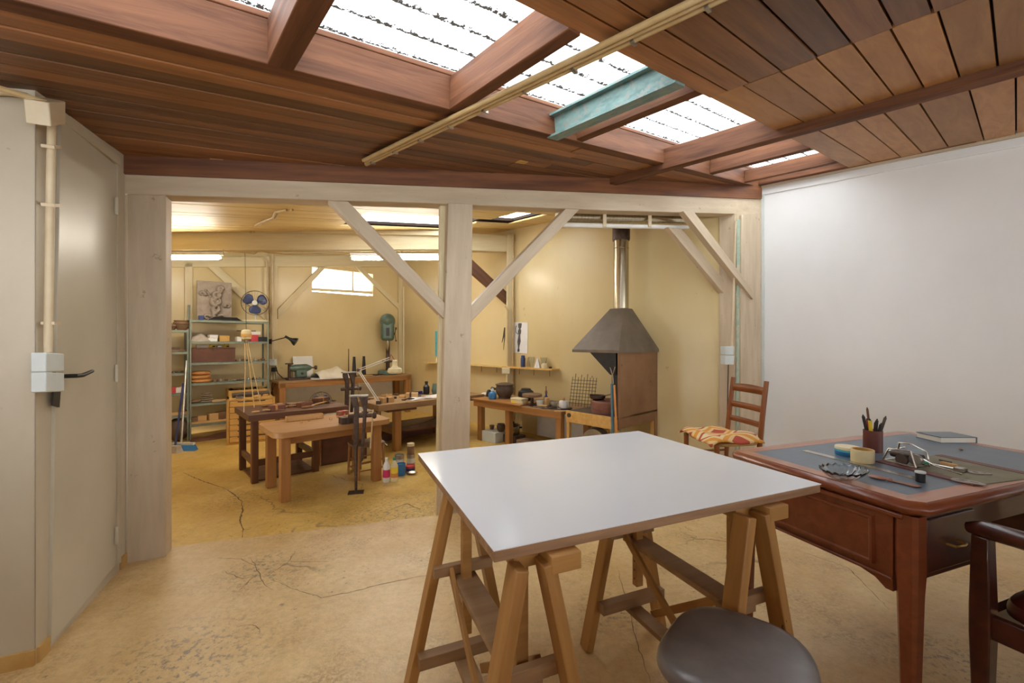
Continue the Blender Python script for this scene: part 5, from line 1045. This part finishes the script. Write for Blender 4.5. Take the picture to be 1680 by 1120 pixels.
tool('rag_bundle', 'pink wrapped bundle near the iron vice on the rounded table', 'bundle', *T1_, .72, .5, .3, 'block', 'pinkwood', 'redc', .11)
tool('hammer', 'hammer with dark handle beside the pink bundle', 'hammer', *T1_, .78, .42, .15, 'hammer', 'benchdk', 'iron', .18)
tool('iron_block', 'dark iron block clamped at the front of the rounded table', 'block', *T1_, .56, .02, .0, 'block', 'iron', 'clay', .15)
re_ = random.Random(21); KD = [('file','file','thin file'),('chisel','file','chisel'),('hammer','hammer','small hammer'),('tool_tray','box','small open tray'),('clamp','clamp','iron clamp')]
for i in range(14):
    nm, kd, lb = KD[[0,1,0,2,1,4,0,3,1,0,2,1,0,4][i]]
    tool(nm, f'{lb} on the dark bench, {ORD[i]} tool counting from the red bundle', nm.replace('_',' '), *T2, .16+.052*i, .2+.42*((i*5)%7)/7, re_.uniform(-.8,.8), kd, ['woodlt','bench','ply','pinkwood'][i%4], ['chrome','iron'][i%2], re_.uniform(.13,.24), 'tool clutter on the dark bench')
for i in range(6):
    single('wood_shaving', f'{ORD[i]} curled wood shaving on the rounded table counting from the open tray', 'shaving', MB().torus((0,0,.012), .012, .003, 14, 5, Matrix.Rotation(PI/2,3,'X')), M['woodlt'], on(O1, AB, .3+.09*i, .34+.06*(i%3), Z1), i*1.1, 'shavings on the rounded table')
T3_ = (O3, math.radians(43), Z3); rr_ = random.Random(5)
for i, (nm, kd, lb) in enumerate([('scrap_bundle','block','tan scrap block at the end of the heavy bench'),('file','file','file lying on the heavy bench front'),('hammer','hammer','hammer lying among scraps on the heavy bench'),('wood_tray','box','pale tray of rods on the heavy bench'),('clamp','clamp','iron clamp on the heavy bench'),('chisel','file','chisel beside the clamp on the heavy bench'),('hand_plane','block','brown plane at the back of the heavy bench'),('spokeshave','saw','small bow saw on the heavy bench')]):
    tool(nm, lb, nm.replace('_',' '), *T3_, .12+.075*i, .12+.13*(i%4), rr_.uniform(-.6,.6), kd, ['woodlt','bench','benchlt'][i%3], 'iron', .16)
for i in range(14):
    s = rr_.uniform(.02,.045); single('wood_scrap', f'{ORD[i]} wood scrap on the heavy bench counting from the iron vices, {("tan","dark","brown")[i%3]}', 'scrap', MB().box((0,0,s*.3),(s*2.4,s,s*.6)), M[['woodlt','clay','claylt'][i%3]], on(O3, T3_[1], .06+.055*i, rr_.uniform(.38,.74), Z3), rr_.uniform(0,3), 'wood scraps on the heavy bench', bevel=.002)
for i, (x,y,a_) in enumerate(((.62,.18,.1),(.72,.26,-.2),(.85,.2,.15),(.95,.28,-.1))): single('paper_sheet', ['lowest white sheet at the bench front','tilted white sheet of the loose papers','white sheet on the loose papers by the post','topmost sheet of the loose papers by the post'][i]+' on the heavy bench', 'paper', MB().grid(lambda u,v: ((u-.5)*.26,(v-.5)*.18,.002+.003*i+.006*math.sin(5*u+i)), 8, 5), M['paperw'], on(O3, T3_[1], x, y, Z3), T3_[1]+a_, 'loose papers on the heavy bench', solid=.001)
single('dark_brush', 'dark bristle brush lying behind the loose papers', 'brush', MB().b0(-.12,.12,-.02,.02,0,.02).b0(-.1,.1,-.015,.015,.02,.05), M['navy'], on(O3,T3_[1],.85,.58,Z3), .9, bevel=.003)
t = thing('black_bottle', 'short black bottle behind the loose papers', 'bottle', on(O3,T3_[1],1.0,.56,Z3)); part(t, 'body', MB().lathe([(.04,0),(.045,.02),(.045,.11),(.02,.14),(.02,.16)], n=18), M['black']); part(t, 'cap', MB().lathe([(.024,.16),(.024,.185)], n=14), M['black'])
single('green_jug', 'green enamel jug beside the black bottle', 'jug', MB().lathe([(.05,0),(.06,.05),(.05,.12),(.045,.15)], n=18), M['machine'], on(O3,T3_[1],1.12,.5,Z3))
t = thing('bench_scale', 'small red scale at the far end of the heavy bench', 'scale', on(O3,T3_[1],1.36,.6,Z3), .5); part(t, 'body', MB().b0(-.05,.05,-.04,.04,0,.07), M['firebrick'], bevel=.01); part(t, 'dial', MB().lathe([(.03,0),(.03,.008)], (0,-.04,.04), 16, Matrix.Rotation(PI/2,3,'X')), M['paperw'])
single('black_pan', 'flat black pan at the end of the heavy bench', 'pan', MB().lathe([(.06,0),(.09,.02),(.085,.02),(.055,.006)], n=22), M['black'], on(O3,T3_[1],1.48,.3,Z3))
single('brass_hook', 'yellow bent hook behind the flat black pan', 'hook', MB().tube([(0,0,.01),(.05,0,.02),(.06,.02,.07),(.03,.03,.08)],.008), M['brass'], on(O3,T3_[1],1.42,.45,Z3))
# ------------------------------------------------------------------ leg vice and post vice
def vice(name, label, base, rot, zj, post_down):
    t = thing(name, label, 'vice', (base.x,base.y,BF), rot, sc=.74); h_ = (zj-BF)/.74
    part(t, 'leg', MB().tube([(0,0,post_down),(0,0,h_*.42),(0,0,h_*.78)], [.016,.022,.03], 10), M['iron']); part(t, 'fixed_jaw', MB().prism([V((x,-.03,z)) for x,z in ((-.03,h_*.5),(.03,h_*.5),(.035,h_*.9),(.01,h_-.0),(-.06,h_),(-.06,h_*.96),(-.02,h_*.88))], (0,.06,0)), M['iron'], bevel=.006)
    part(t, 'moving_jaw', MB().prism([V((x,-.03,z)) for x,z in ((.05,h_*.3),(.085,h_*.34),(.13,h_*.88),(.14,h_),(.03,h_),(.06,h_*.94),(.085,h_*.86))], (0,.06,0)), M['iron'], bevel=.006); part(t, 'screw', MB().cyl((-.09,0,h_*.8),(.2,0,h_*.8),.026,n=12).lathe([(.04,.19),(.045,.22),(.03,.24)], (0,0,h_*.8), 14, Matrix.Rotation(PI/2,3,'Y')), M['iron'])
    part(t, 'handle', MB().cyl((.2,-.02,h_*.86),(.17,-.03,h_*.45),.009), M['pipeo']); part(t, 'jaw_plate', MB().b0(-.075,.145,-.045,.045,h_,h_+.02), M['metal'], bevel=.003)
    if post_down < .02: part(t, 'floor_plate', MB().b0(-.09,.09,-.06,.06,0,.012), M['iron'])
    return t
vb = gp(584, 808, BF); vice('leg_vice', 'tall iron leg vice standing on the floor before the rounded table', vb, math.radians(15), .75, .01)
vb2 = on(O3, T3_[1], -.2, .45, 0); vice('post_vice', 'dark iron post vice fixed at the end of the heavy bench', vb2, math.radians(40), .86, .01)
# architect lamp
q0 = on(O3, T3_[1], .05, .1, Z3); t = thing('architect_lamp', 'white spring-arm lamp clamped at the heavy bench with a domed head', 'lamp', q0)
zq = q0.y; A_ = q0+V((0,0,.03)); B_ = V((wp(588,607,plane((q0.x,q0.y),(1,0))).x, q0.y, EYE+(560-607)/F*q0.y)); C_ = V(((637-840)/F*q0.y, q0.y+.05, EYE+(560-588)/F*q0.y)); D_ = V(((646-840)/F*q0.y, q0.y+.05, EYE+(560-600)/F*q0.y)); Mi = WM[t.name].inverted()
for off in (-.012,.012): part(t, 'lower_arm', MB().tube([A_+V((off,0,0)), B_+V((off,0,0))],.006,6), M['whitep'], Mi); part(t, 'upper_arm', MB().tube([B_+V((0,0,off)), C_+V((0,0,off))],.006,6), M['whitep'], Mi)
part(t, 'elbow', MB().cyl(B_-V((0,.02,0)), B_+V((0,.02,0)), .018), M['iron'], Mi); part(t, 'socket', MB().lathe([(.02,.09),(.03,.08),(.03,.02),(.045,0)], D_-V((0,0,.02)), 16), M['creamp'], Mi); part(t, 'shade', MB().lathe([(.03,0),(.075,-.01),(.088,-.03),(.088,-.06),(.07,-.075),(.0,-.078)], D_-V((0,0,.02)), 22), M['creamp'], Mi); part(t, 'clamp', MB().box(q0+V((0,0,.015)), (.05,.05,.05)), M['iron'], Mi)
part(t, 'lead', MB().tube([C_, C_+V((.02,0,.05)), D_+V((-.03,0,.11)), D_+V((0,0,.06))], .006, 6), M['pinkwood'], Mi)
# ------------------------------------------------------------------ under the tables
t = thing('straw_stool', 'small wooden chair with a paint-crusted rush seat under the table', 'stool', (-1.5,4.39,BF), math.radians(42), sc=.82)
ZS = .4
for x in (-.15,.15):
    for y in (-.15,.15): part(t, 'leg', MB().tube([(x*1.08,y*1.08,0),(x,y,ZS)],[.014,.018],8), M['bench'])
for z in (.1,.2):
    for a,b in (((-.15,-.15),(.15,-.15)),((-.15,.15),(.15,.15)),((-.15,-.15),(-.15,.15)),((.15,-.15),(.15,.15))): part(t, 'stretcher', MB().cyl((*a,z),(*b,z),.008,n=6), M['bench'])
part(t, 'seat', stack([[(x*s_, y*s_, z+.006*math.sin(k*1.7)) for k,(x, y) in enumerate(sup(k, 28, .19, .19, 5) for k in range(28))] for s_, z in ((.9,ZS-.02),(1,ZS-.01),(1,ZS+.012),(.85,ZS+.02),(.3,ZS+.015))]), M['claylt'])
cbp = gp(540, 775, BF); t = thing('plywood_crate', 'open brown wooden crate standing under the rounded table', 'crate', (-2.1,4.7,BF), ANG_B-.1)
part(t, 'crate_sides', MB().b0(0,.5,0,.015,0,.3).b0(0,.5,.34,.355,0,.42).b0(0,.015,0,.355,0,.3).b0(.485,.5,0,.355,0,.3).b0(0,.5,0,.355,0,.015), M['brownbox']); part(t, 'inner_panel', MB().b0(-.012,.0,.0,.355,.0,.28), M['bench'])
single('leaning_board', 'grey sloping board leaning inside the brown crate', 'board', MB().box((.26,.2,.2),(.42,.012,.4), Matrix.Rotation(-.25,3,'X')), M['metal'], (-2.1,4.7,BF+.03), ANG_B-.1)
def bottle(label, px, py, hgt, r_, body, lab, lz, cap):
    t = thing('paint_bottle', label, 'bottle', gp(px, py, BF), 0, 'plastic bottles by the table leg'); part(t, 'body', MB().lathe([(r_*.9,0),(r_,.01),(r_,hgt*.66),(r_*.55,hgt*.82),(r_*.36,hgt*.86),(r_*.36,hgt*.9)], n=20), body); part(t, 'cap', MB().lathe([(r_*.42,hgt*.9),(r_*.42,hgt)], n=14), cap)
    for z0, z1, m in lz: part(t, 'label', MB().lathe([(r_*1.012,hgt*z0),(r_*1.012,hgt*z1)], n=20), m)
bottle('white plastic bottle with a magenta label', 634, 790, .235, .034, M['whitep'], None, [(.2,.52,M['pink'])], M['whitep'])
bottle('white plastic bottle with a yellow and orange label', 647, 789, .23, .035, M['creamp'], None, [(.18,.36,M['orange']),(.36,.62,M['yellow'])], M['gcap'])
for nm, lb, px, py, r_, h_, m1, m2 in (('paint_can','blue and white paint can behind the bottles',658,779,.045,.12,'blue','blue'),('steel_bucket','pale metal pail behind the plastic bottles',655,768,.05,.15,'metal','greyp'),('spray_can','squat can with red and blue print beside the bench leg',673,774,.05,.07,'redc','navy'),('paint_can','grey tin of paint behind the printed can',674,764,.045,.13,'metal','greyp')):
    t = thing(nm, lb, 'can', gp(px,py,BF), 0); part(t, 'body', MB().lathe([(r_*.97,0),(r_,.005),(r_,h_),(r_*.94,h_),(r_*.92,h_*.9),(0.001,h_*.9)], n=22), M[m1]); part(t, 'label_band', MB().lathe([(r_*1.01,h_*.3),(r_*1.01,h_*.7)], n=22), M[m2])
t = thing('glass_jar', 'jar with a pale lid standing on the grey paint tin', 'jar', gp(674,764,BF)+V((0,0,.131)), 0); part(t, 'body', MB().lathe([(.035,0),(.038,.01),(.038,.08),(.03,.09)], n=18), M['claylt']); part(t, 'lid', MB().lathe([(.04,.09),(.04,.12),(.0,.121)], n=18), M['creamp'])
single('foil_scrap', 'crumpled silver foil on the floor by the printed can', 'foil', MB().ell((0,0,.02),(.06,.04,.02),9,5), M['chrome'], gp(676,778,BF))
t = thing('bent_pipe', 'bent steel pipe hanging under the heavy bench', 'pipe', on(O3,T3_[1],.1,.2,0)); p_ = on(O3,T3_[1],.1,.2,0); part(t, 'tube', MB().tube([(0,0,.38),(0,0,.12),(.03,0,.02),(.12,-.02,-.03)], .02, 10), M['steel'])
# ------------------------------------------------------------------ bench along the right wall
RA_ = math.atan2(-.6905, .7233); zr = .44; R0_ = V((-.535, 5.953)); LR = 1.52
t = thing('potting_bench', 'brown bench along the yellow wall loaded with clay pots', 'bench', (R0_.x,R0_.y,BF), RA_); hr = zr-BF
part(t, 'bench_top', MB().b0(0,LR,0,.72,hr-.035,hr), M['benchtop'], bevel=.003); part(t, 'front_rail', MB().b0(0,LR,-.004,.028,hr-.085,hr-.001), M['bench'], bevel=.003); part(t, 'overlay_board', MB().b0(-.02,.9,-.025,.3,hr-.0,hr+.02), M['bench'], bevel=.003)
for x, y in ((.08,.07),(.08,.64),(.62,.07),(LR-.07,.07),(LR-.07,.64)): vleg(t, x, y, 0, hr-.035, .075, M['bench'])
part(t, 'back_board', MB().b0(.6,LR-.1,.66,.68,.05,hr-.05), M['whitep'], label='pale panel behind the legs')
def rb(px, back, z=None):                                # spot on that bench: pixel column, metres behind its front edge
    pl = plane((R0_.x,R0_.y),(.7233,-.6905)); p = wp(px, 600, pl, -back); return V((p.x,p.y, zr if z is None else z))
def pot(name, label, cat, px, back, prof, m, z=None, band=None):
    t = thing(name, label, cat, rb(px,back,z)); part(t, 'body', MB().lathe(prof, n=26), M[m]); part(t, 'rim', MB().torus((0,0,prof[-1][1]), prof[-1][0], .008, 26, 6), M[band or m]); return t
OB = zr+.0205
t = thing('gas_stove', 'blue camping gas cylinder with a burner on the wall bench', 'gas cylinder', rb(808,.12,OB)); part(t, 'cylinder', MB().lathe([(.05,0),(.055,.01),(.055,.06),(.05,.085),(.025,.105),(.02,.11)], n=24), M['blue']); part(t, 'valve', MB().lathe([(.022,.11),(.022,.13),(.012,.135),(.012,.15)], n=14), M['greyp']); part(t, 'collar', MB().torus((0,0,.06),.056,.004,24,6), M['blue'])
t = thing('torch_head', 'black torch head lying behind the blue gas cylinder', 'torch', rb(802,.26)); part(t, 'nozzle', MB().lathe([(.035,0),(.04,.05),(.03,.1),(.015,.12)], n=16), M['black']); part(t, 'pipe', MB().cyl((0,0,.1),(.12,0,.13),.008), M['black'])
single('white_rag', 'white rag beside the blue gas cylinder', 'rag', MB().ell((0,0,.03),(.06,.05,.03),10,6), M['paperw'], rb(795,.33))
t = pot('clay_crock', 'large lidded dark clay crock on the wall bench', 'crock', 828, .3, [(.09,0),(.095,.025),(.085,.04),(.12,.1),(.128,.15),(.115,.19),(.118,.205)], 'clay'); part(t, 'lid', MB().lathe([(.128,.205),(.13,.215),(.06,.235),(.0,.236)], n=26), M['clay']); part(t, 'lug', MB().tube([(-.12,0,.15),(-.18,0,.17),(-.19,0,.15)],.012), M['clay'])
t = thing('biscuit_tin', 'pale yellow hinged tin in front of the dark crock', 'tin', rb(852,.12), RA_); part(t, 'box', MB().b0(-.10,.10,-.06,.06,0,.06), M['creamp'], bevel=.004); part(t, 'lid', MB().b0(-.103,.103,-.063,.063,.061,.08), M['creamp'], bevel=.005); part(t, 'sticker', MB().b0(-.07,-.01,-.0615,-.06,.02,.05), M['yellow'])
pot('round_pot', 'round black pot behind the wooden turntable', 'pot', 863, .42, [(.05,0),(.09,.03),(.11,.08),(.1,.13),(.06,.16)], 'black')
t = thing('turntable', 'wooden banding wheel on an iron foot on the wall bench', 'turntable', rb(873,.14)); part(t, 'foot', MB().lathe([(.055,0),(.06,.01),(.02,.03),(.018,.1),(.03,.115)], n=20), M['iron']); part(t, 'disc', MB().lathe([(.12,.115),(.125,.12),(.125,.145),(.12,.15),(0.,.15)], n=28), M['claylt'])
single('glass_bowl', 'clear plastic cup under the wooden turntable', 'cup', MB().lathe([(.03,0),(.05,.08),(.047,.08),(.027,.004)], n=18), M['greyp'], rb(886,.12)); 
t = thing('cone_vessel', 'tan conical vessel beside the clear cup', 'vessel', rb(897,.2)); part(t, 'body', MB().lathe([(.05,0),(.055,.02),(.03,.1),(.028,.11)], n=18), M['woodlt']); part(t, 'rim', MB().torus((0,0,.11),.028,.004,18,6), M['woodlt'])
t = thing('blue_bottle', 'slim blue bottle with a red dropper top', 'bottle', rb(896,.45)); part(t, 'body', MB().lathe([(.03,0),(.032,.01),(.032,.07),(.012,.1),(.012,.12)], n=16), M['navy']); part(t, 'dropper', MB().lathe([(.016,.12),(.016,.15),(.006,.17),(.006,.22)], n=12), M['firebrick'])
t = thing('steel_cup', 'small steel mug at the end of the wall bench', 'mug', rb(908,.15)); part(t, 'cup', MB().lathe([(.042,0),(.045,.005),(.045,.085),(.042,.085),(.04,.006)], n=20), M['metal']); part(t, 'handle', MB().tube([(.044,0,.07),(.07,0,.065),(.07,0,.03),(.044,0,.02)],.005,6), M['metal'])
t = thing('ceramic_burner', 'white ceramic spirit burner on a black plate', 'burner', rb(925,.22)); part(t, 'plate', MB().lathe([(.1,0),(.105,.012),(0,.012)], n=22), M['black']); part(t, 'body', MB().lathe([(.055,.012),(.06,.03),(.06,.08),(.05,.095),(.015,.1)], n=22), M['whitep']); part(t, 'wick_holder', MB().lathe([(.014,.1),(.014,.125),(.008,.13)], n=12), M['copper'])
for i in range(7): 
    single('metal_strip', f'{ORD[i]} thin {("brown","grey metal","tan","black")[i%4]} strip counting from the turntable towards the forge', 'strip', MB().b0(-.09,.09,-.012,.012,0,.008), M[['claylt','metal','woodlt','iron'][i%4]], rb(880+7*i,.05+.05*(i%3), zr+.008*(i%2)), RA_+.7*math.sin(i*2.3), 'worked strips on the wall bench')
tool('ball_hammer', 'small mallet with ochre handle in front of the turntable', 'hammer', V(rb(882,.04)[:2]), RA_, OB, 0, 0, .2, 'hammer', 'ply', 'iron', .16)
# under that bench
t = pot('steel_pot', 'steel cooking pot with lid under the wall bench', 'pot', 842, .3, [(.085,0),(.09,.01),(.09,.12),(.094,.125)], 'chrome', BF+.1); part(t, 'lid', MB().lathe([(.094,.125),(.07,.145),(.0,.15)], n=24), M['iron']); part(t, 'knob', MB().lathe([(.012,.15),(.018,.165),(.012,.175)], n=12), M['black']); part(t, 'handle', MB().tube([(.09,0,.1),(.12,0,.1),(.12,0,.09),(.09,0,.085)],.007,6), M['black'])
single('stand_block', 'dark block carrying the steel pot under the wall bench', 'block', MB().b0(-.14,.14,-.1,.1,0,.1), M['clay'], rb(842,.3,BF), RA_, bevel=.004)
pot('small_clay_pot', 'small dark clay pot on a crate under the wall bench', 'pot', 822, .18, [(.04,0),(.06,.04),(.06,.08),(.045,.1)], 'clay', BF+.14)
t = pot('brown_cup', 'tiny brown cup beside the small clay pot', 'cup', 807, .2, [(.025,0),(.032,.03),(.03,.05)], 'claylt', BF+.14)
single('grey_crate', 'low grey box under the wall bench holding a clay pot', 'box', MB().b0(-.15,.13,-.12,.12,0,.14), M['greyp'], rb(812,.17,BF), RA_, bevel=.004); single('tan_box', 'brown box lying under the wall bench beside the steel pot', 'box', MB().b0(-.13,.13,-.1,.1,0,.13), M['claylt'], rb(868,.1,BF), RA_, bevel=.005)
# ------------------------------------------------------------------ forge and hood
HW, HD = .571, .835; hz = 1.16
n1 = V((1.10,4.41)); eL = V((-.723,.69)); eD = V((.728,.685))
FA = math.atan2(eD.y, eD.x)
t = thing('forge', 'rusty sheet-metal forge with a pyramid hood and steel flue', 'forge', (n1.x,n1.y,BF), FA); hh = hz-BF   # local x to the wall, y along the front edge
D_, W_ = HD-.02, HW
cx, cy, dr_ = .50, .285, .09
hood = part(t, 'hood', stack([[(0-.02,-.02,hh-.03),(D_,-.02,hh-.03),(D_,W_+.02,hh-.03),(-.02,W_+.02,hh-.03)], [(-.02,-.02,hh),(D_,-.02,hh),(D_,W_+.02,hh),(-.02,W_+.02,hh)], [(cx-dr_,cy-dr_,hh+.47),(cx+dr_,cy-dr_,hh+.47),(cx+dr_,cy+dr_,hh+.47),(cx-dr_,cy+dr_,hh+.47)]]), M['hood'])
flue = part(t, 'flue', MB().lathe([(.086,hh+.46),(.086,2.55-BF)], (cx,cy,0), 28), M['galv']); part(flue, 'elbow', MB().lathe([(.096,2.42-BF),(.1,2.44-BF),(.1,2.58-BF),(.09,2.6-BF)], (cx,cy,0), 28), M['iron']); part(flue, 'seam_ring', MB().torus((cx,cy,2.33-BF),.087,.004,28,6), M['galv'])
part(t, 'side_panel', MB().b0(.02,D_-.05,.0,.006,.46,hh-.03), M['rust'], label='brown side panel'); part(t, 'wall_strip', MB().b0(D_-.05,D_,.0,.02,0,hh-.03), M['rust']); part(t, 'front_flange', MB().b0(.0,.03,-.004,.01,.45,hh-.03), M['rust'])
part(t, 'inner_hood_plate', MB().prism([V((.0,.03,hh-.03)),V((.0,.36,hh-.03)),V((.0,.1,hh-.26)),V((.0,.03,hh-.26))], (.01,0,0)), M['black']); part(t, 'back_plate', MB().b0(.06,.08,.04,.12,.58,hh-.03), M['black'])
hf = .58
part(t, 'hearth_top', MB().b0(0,D_,.0,W_+.1,hf-.02,hf), M['clay']); part(t, 'hearth_front', MB().b0(-.012,.012,.03,W_+.12,hf-.13,hf), M['ply'], bevel=.003, label='yellow painted hearth board'); part(t, 'dial', MB().lathe([(.025,0),(.025,.008)], (-.012,W_+.07,hf-.05), 18, Matrix.Rotation(-PI/2,3,'Y')), M['iron'])
for x, y in ((.02,W_+.1),(.02,.04),(D_-.04,.04),(D_-.04,W_+.1)): vleg(t, x, y, 0, hf-.02, .04, M['ply'])
part(t, 'blower_housing', MB().lathe([(.16,-.05),(.17,-.03),(.17,.05),(.1,.07)], (.12,.36,.24), 28, Matrix.Rotation(PI/2,3,'Y')), M['metal'])
def fo(x, y, z): c, s = math.cos(FA), math.sin(FA); return V((n1.x+c*x-s*y, n1.y+s*x+c*y, BF+z))
t = thing('fire_pot', 'round fired-clay fire pot on the forge hearth', 'fire pot', fo(.24,.26,hf)); part(t, 'wall', MB().lathe([(.205,0),(.21,.02),(.21,.12),(.195,.135),(.0,.14)], n=30), M['firebrick']); part(t, 'band', MB().torus((0,0,.05),.21,.005,30,6), M['firebrick'])
t = thing('iron_skillet', 'small iron pan with a long handle on the fire pot', 'pan', fo(.14,.36,hf+.141)); part(t, 'pan', MB().lathe([(.05,0),(.085,.02),(.09,.05),(.086,.05),(.08,.022),(.045,.005)], n=22), M['iron']); part(t, 'handle', MB().tube([(.07,.0,.04),(.28,-.05,.1)],.007,6), M['pinkwood'])
t = thing('wire_grid', 'upright wire grid leaning on the wall beside the forge', 'grid', fo(.42,.80,hf-.02), FA-PI/2+.25); g = MB()
for i in range(9): g.cyl((-.16+.04*i,0,0),(-.16+.04*i,.1,.36),.0035,n=5)
for i in range(8): g.cyl((-.17,.1*i/8+.005,.04+.04*i),(.17,.1*i/8+.005,.04+.04*i),.0035,n=5)
part(t, 'bars', g, M['iron']); part(t, 'hooks', MB().tube([(-.12,.1,.36),(-.12,.11,.4)],.004,5).tube([(-.04,.1,.36),(-.04,.11,.39)],.004,5).tube([(.04,.1,.36),(.04,.11,.4)],.004,5).tube([(.1,.1,.36),(.1,.11,.38)],.004,5), M['iron'])
t = thing('gas_hoses', 'blue and orange gas hoses hanging from the torch at the forge', 'hose', fo(-.03,.05,0)); Mi = WM[t.name].inverted()
part(t, 'blue_hose', MB().tube([fo(-.03,.06,.93),fo(-.03,.055,.7),fo(-.03,.05,.45),fo(-.03,.07,.05)],.014,8), M['hoseb'], Mi); part(t, 'orange_hose', MB().tube([fo(-.03,.03,.92),fo(-.035,.015,.7),fo(-.035,.0,.45),fo(-.03,.0,.05)],.011,8), M['orange'], Mi); part(t, 'torch', MB().tube([fo(-.03,.045,.93),fo(-.03,.05,1.02),fo(-.03,.08,1.1)],.007,6).tube([fo(-.03,.05,1.02),fo(-.03,.02,1.11)],.006,6), M['chrome'], Mi)
# ------------------------------------------------------------------ wall shelf and pictures
def rw(px, py, off=0.0): return wp(px, py, RW2, off)
zs_ = .86
a, b = rw(704,590,.0), rw(918,612,.0); a.z = b.z = zs_; nR = V((RW2[2].x,RW2[2].y,0))
t = thing('narrow_shelf', 'long narrow wooden shelf with hanging hooks on the yellow wall', 'shelf', a); Mi = WM[t.name].inverted()
m_ = rw(836,600,0); m_.z = zs_
part(t, 'board', MB().beam(a+nR*.075, m_+nR*.075, .15, .022), M['yceil'], Mi); part(t, 'board', MB().beam(m_+nR*.085, b+nR*.085, .17, .022), M['ply'], Mi)
for px in (790, 815, 852, 876, 902): p = rw(px,600,.13); p.z = zs_-.011; part(t, 'hook', MB().tube([p, p-V((0,0,.07)), p-V((0,-.01,.085))],.004,5), M['iron'], Mi)
def ws(px, off=.08): p = rw(px,600,off); p.z = zs_+.0112; return p
t = thing('spray_can', 'blue and silver spray can on the wall shelf', 'spray can', ws(858)); part(t, 'can', MB().lathe([(.034,0),(.036,.005),(.036,.13),(.025,.15)], n=20), M['fanblue']); part(t, 'cap', MB().lathe([(.03,.15),(.03,.17),(.012,.175)], n=16), M['navy'])
for px, hg, lb in ((872,.15,'tall flared glass'),(892,.15,'thin glass rod holder')):
    t = thing('drinking_glass', lb+' on the wall shelf', 'glass', ws(px), 0, 'glasses on the wall shelf'); part(t, 'cup', MB().lathe([(.02,0),(.022,.006),(.05,hg),(.047,hg),(.019,.01)], n=20), M['glass'])
single('paper_cone', 'white folded paper cone on the wall shelf', 'paper', MB().lathe([(.05,0),(.03,.07),(.012,.13)], n=6), M['paperw'], ws(882)); t = thing('cream_jar', 'small cream jar on the wall shelf', 'jar', ws(893,.12)); part(t, 'body', MB().lathe([(.04,0),(.042,.01),(.042,.05),(.03,.06)], n=18), M['creamp']); part(t, 'lid', MB().lathe([(.034,.06),(.034,.07)], n=18), M['whitep'])
single('dark_clip', 'small dark clip at the end of the wall shelf', 'clip', MB().box((0,0,.012),(.04,.03,.024)), M['iron'], ws(903), .5, bevel=.003)
single('small_bottle', 'tiny cream bottle under the turquoise picture', 'bottle', MB().lathe([(.03,0),(.03,.05),(.014,.07),(.014,.085)], n=14), M['creamp'], ws(717))
t = thing('turquoise_picture', 'narrow turquoise picture pinned above the wall shelf', 'picture', rw(718,560,.004)); pxpoly(t, 'sheet', [(714,543),(726,542),(726,586),(714,584)], RW2, .003, M['cyan'], off=.006)
t = thing('sketch_sheet', 'white sheet with a drawn ornate handle pinned on the yellow wall', 'drawing', rw(853,555,.004)); pxpoly(t, 'sheet', [(843,528),(866,529),(865,580),(842,578)], RW2, .003, M['paperw'], off=.006)
Mi = WM[t.name].inverted(); ik = MB()
SIL = ((530,2.6),(532,3),(537,2.5),(539,1.2),(542,2.6),(546,2.5),(549,1.4),(554,1.9),(560,2.7),(564,2),(567,1.2),(571,.9),(574,1.9),(577,1.5))
cxl = lambda y: 853.2-(y-530)*.055
ik.prism([rw(cxl(y)+w_, y, .0075) for y, w_ in SIL]+[rw(cxl(y)-w_, y, .0075) for y, w_ in reversed(SIL)], nR*.0006)
ik.tube([rw(x,y,.008) for x,y in ((850,548),(846.5,545),(846,538),(847.5,534))], .006, 5)
part(t, 'ink_drawing', ik, M['ink'], Mi, label='grey ink drawing of a handle')
t = thing('hanging_calipers', 'dark calipers hanging from a nail left of the wall post', 'calipers', rw(825,548,.03)); Mi = WM[t.name].inverted(); part(t, 'leg', MB().tube([rw(828,537,.1),rw(826,552,.1),rw(823.5,562,.1)],[.01,.012,.004],6), M['iron'], Mi); part(t, 'leg', MB().tube([rw(828,537,.1),rw(828,552,.1),rw(826,574,.1)],[.01,.01,.004],6), M['iron'], Mi)
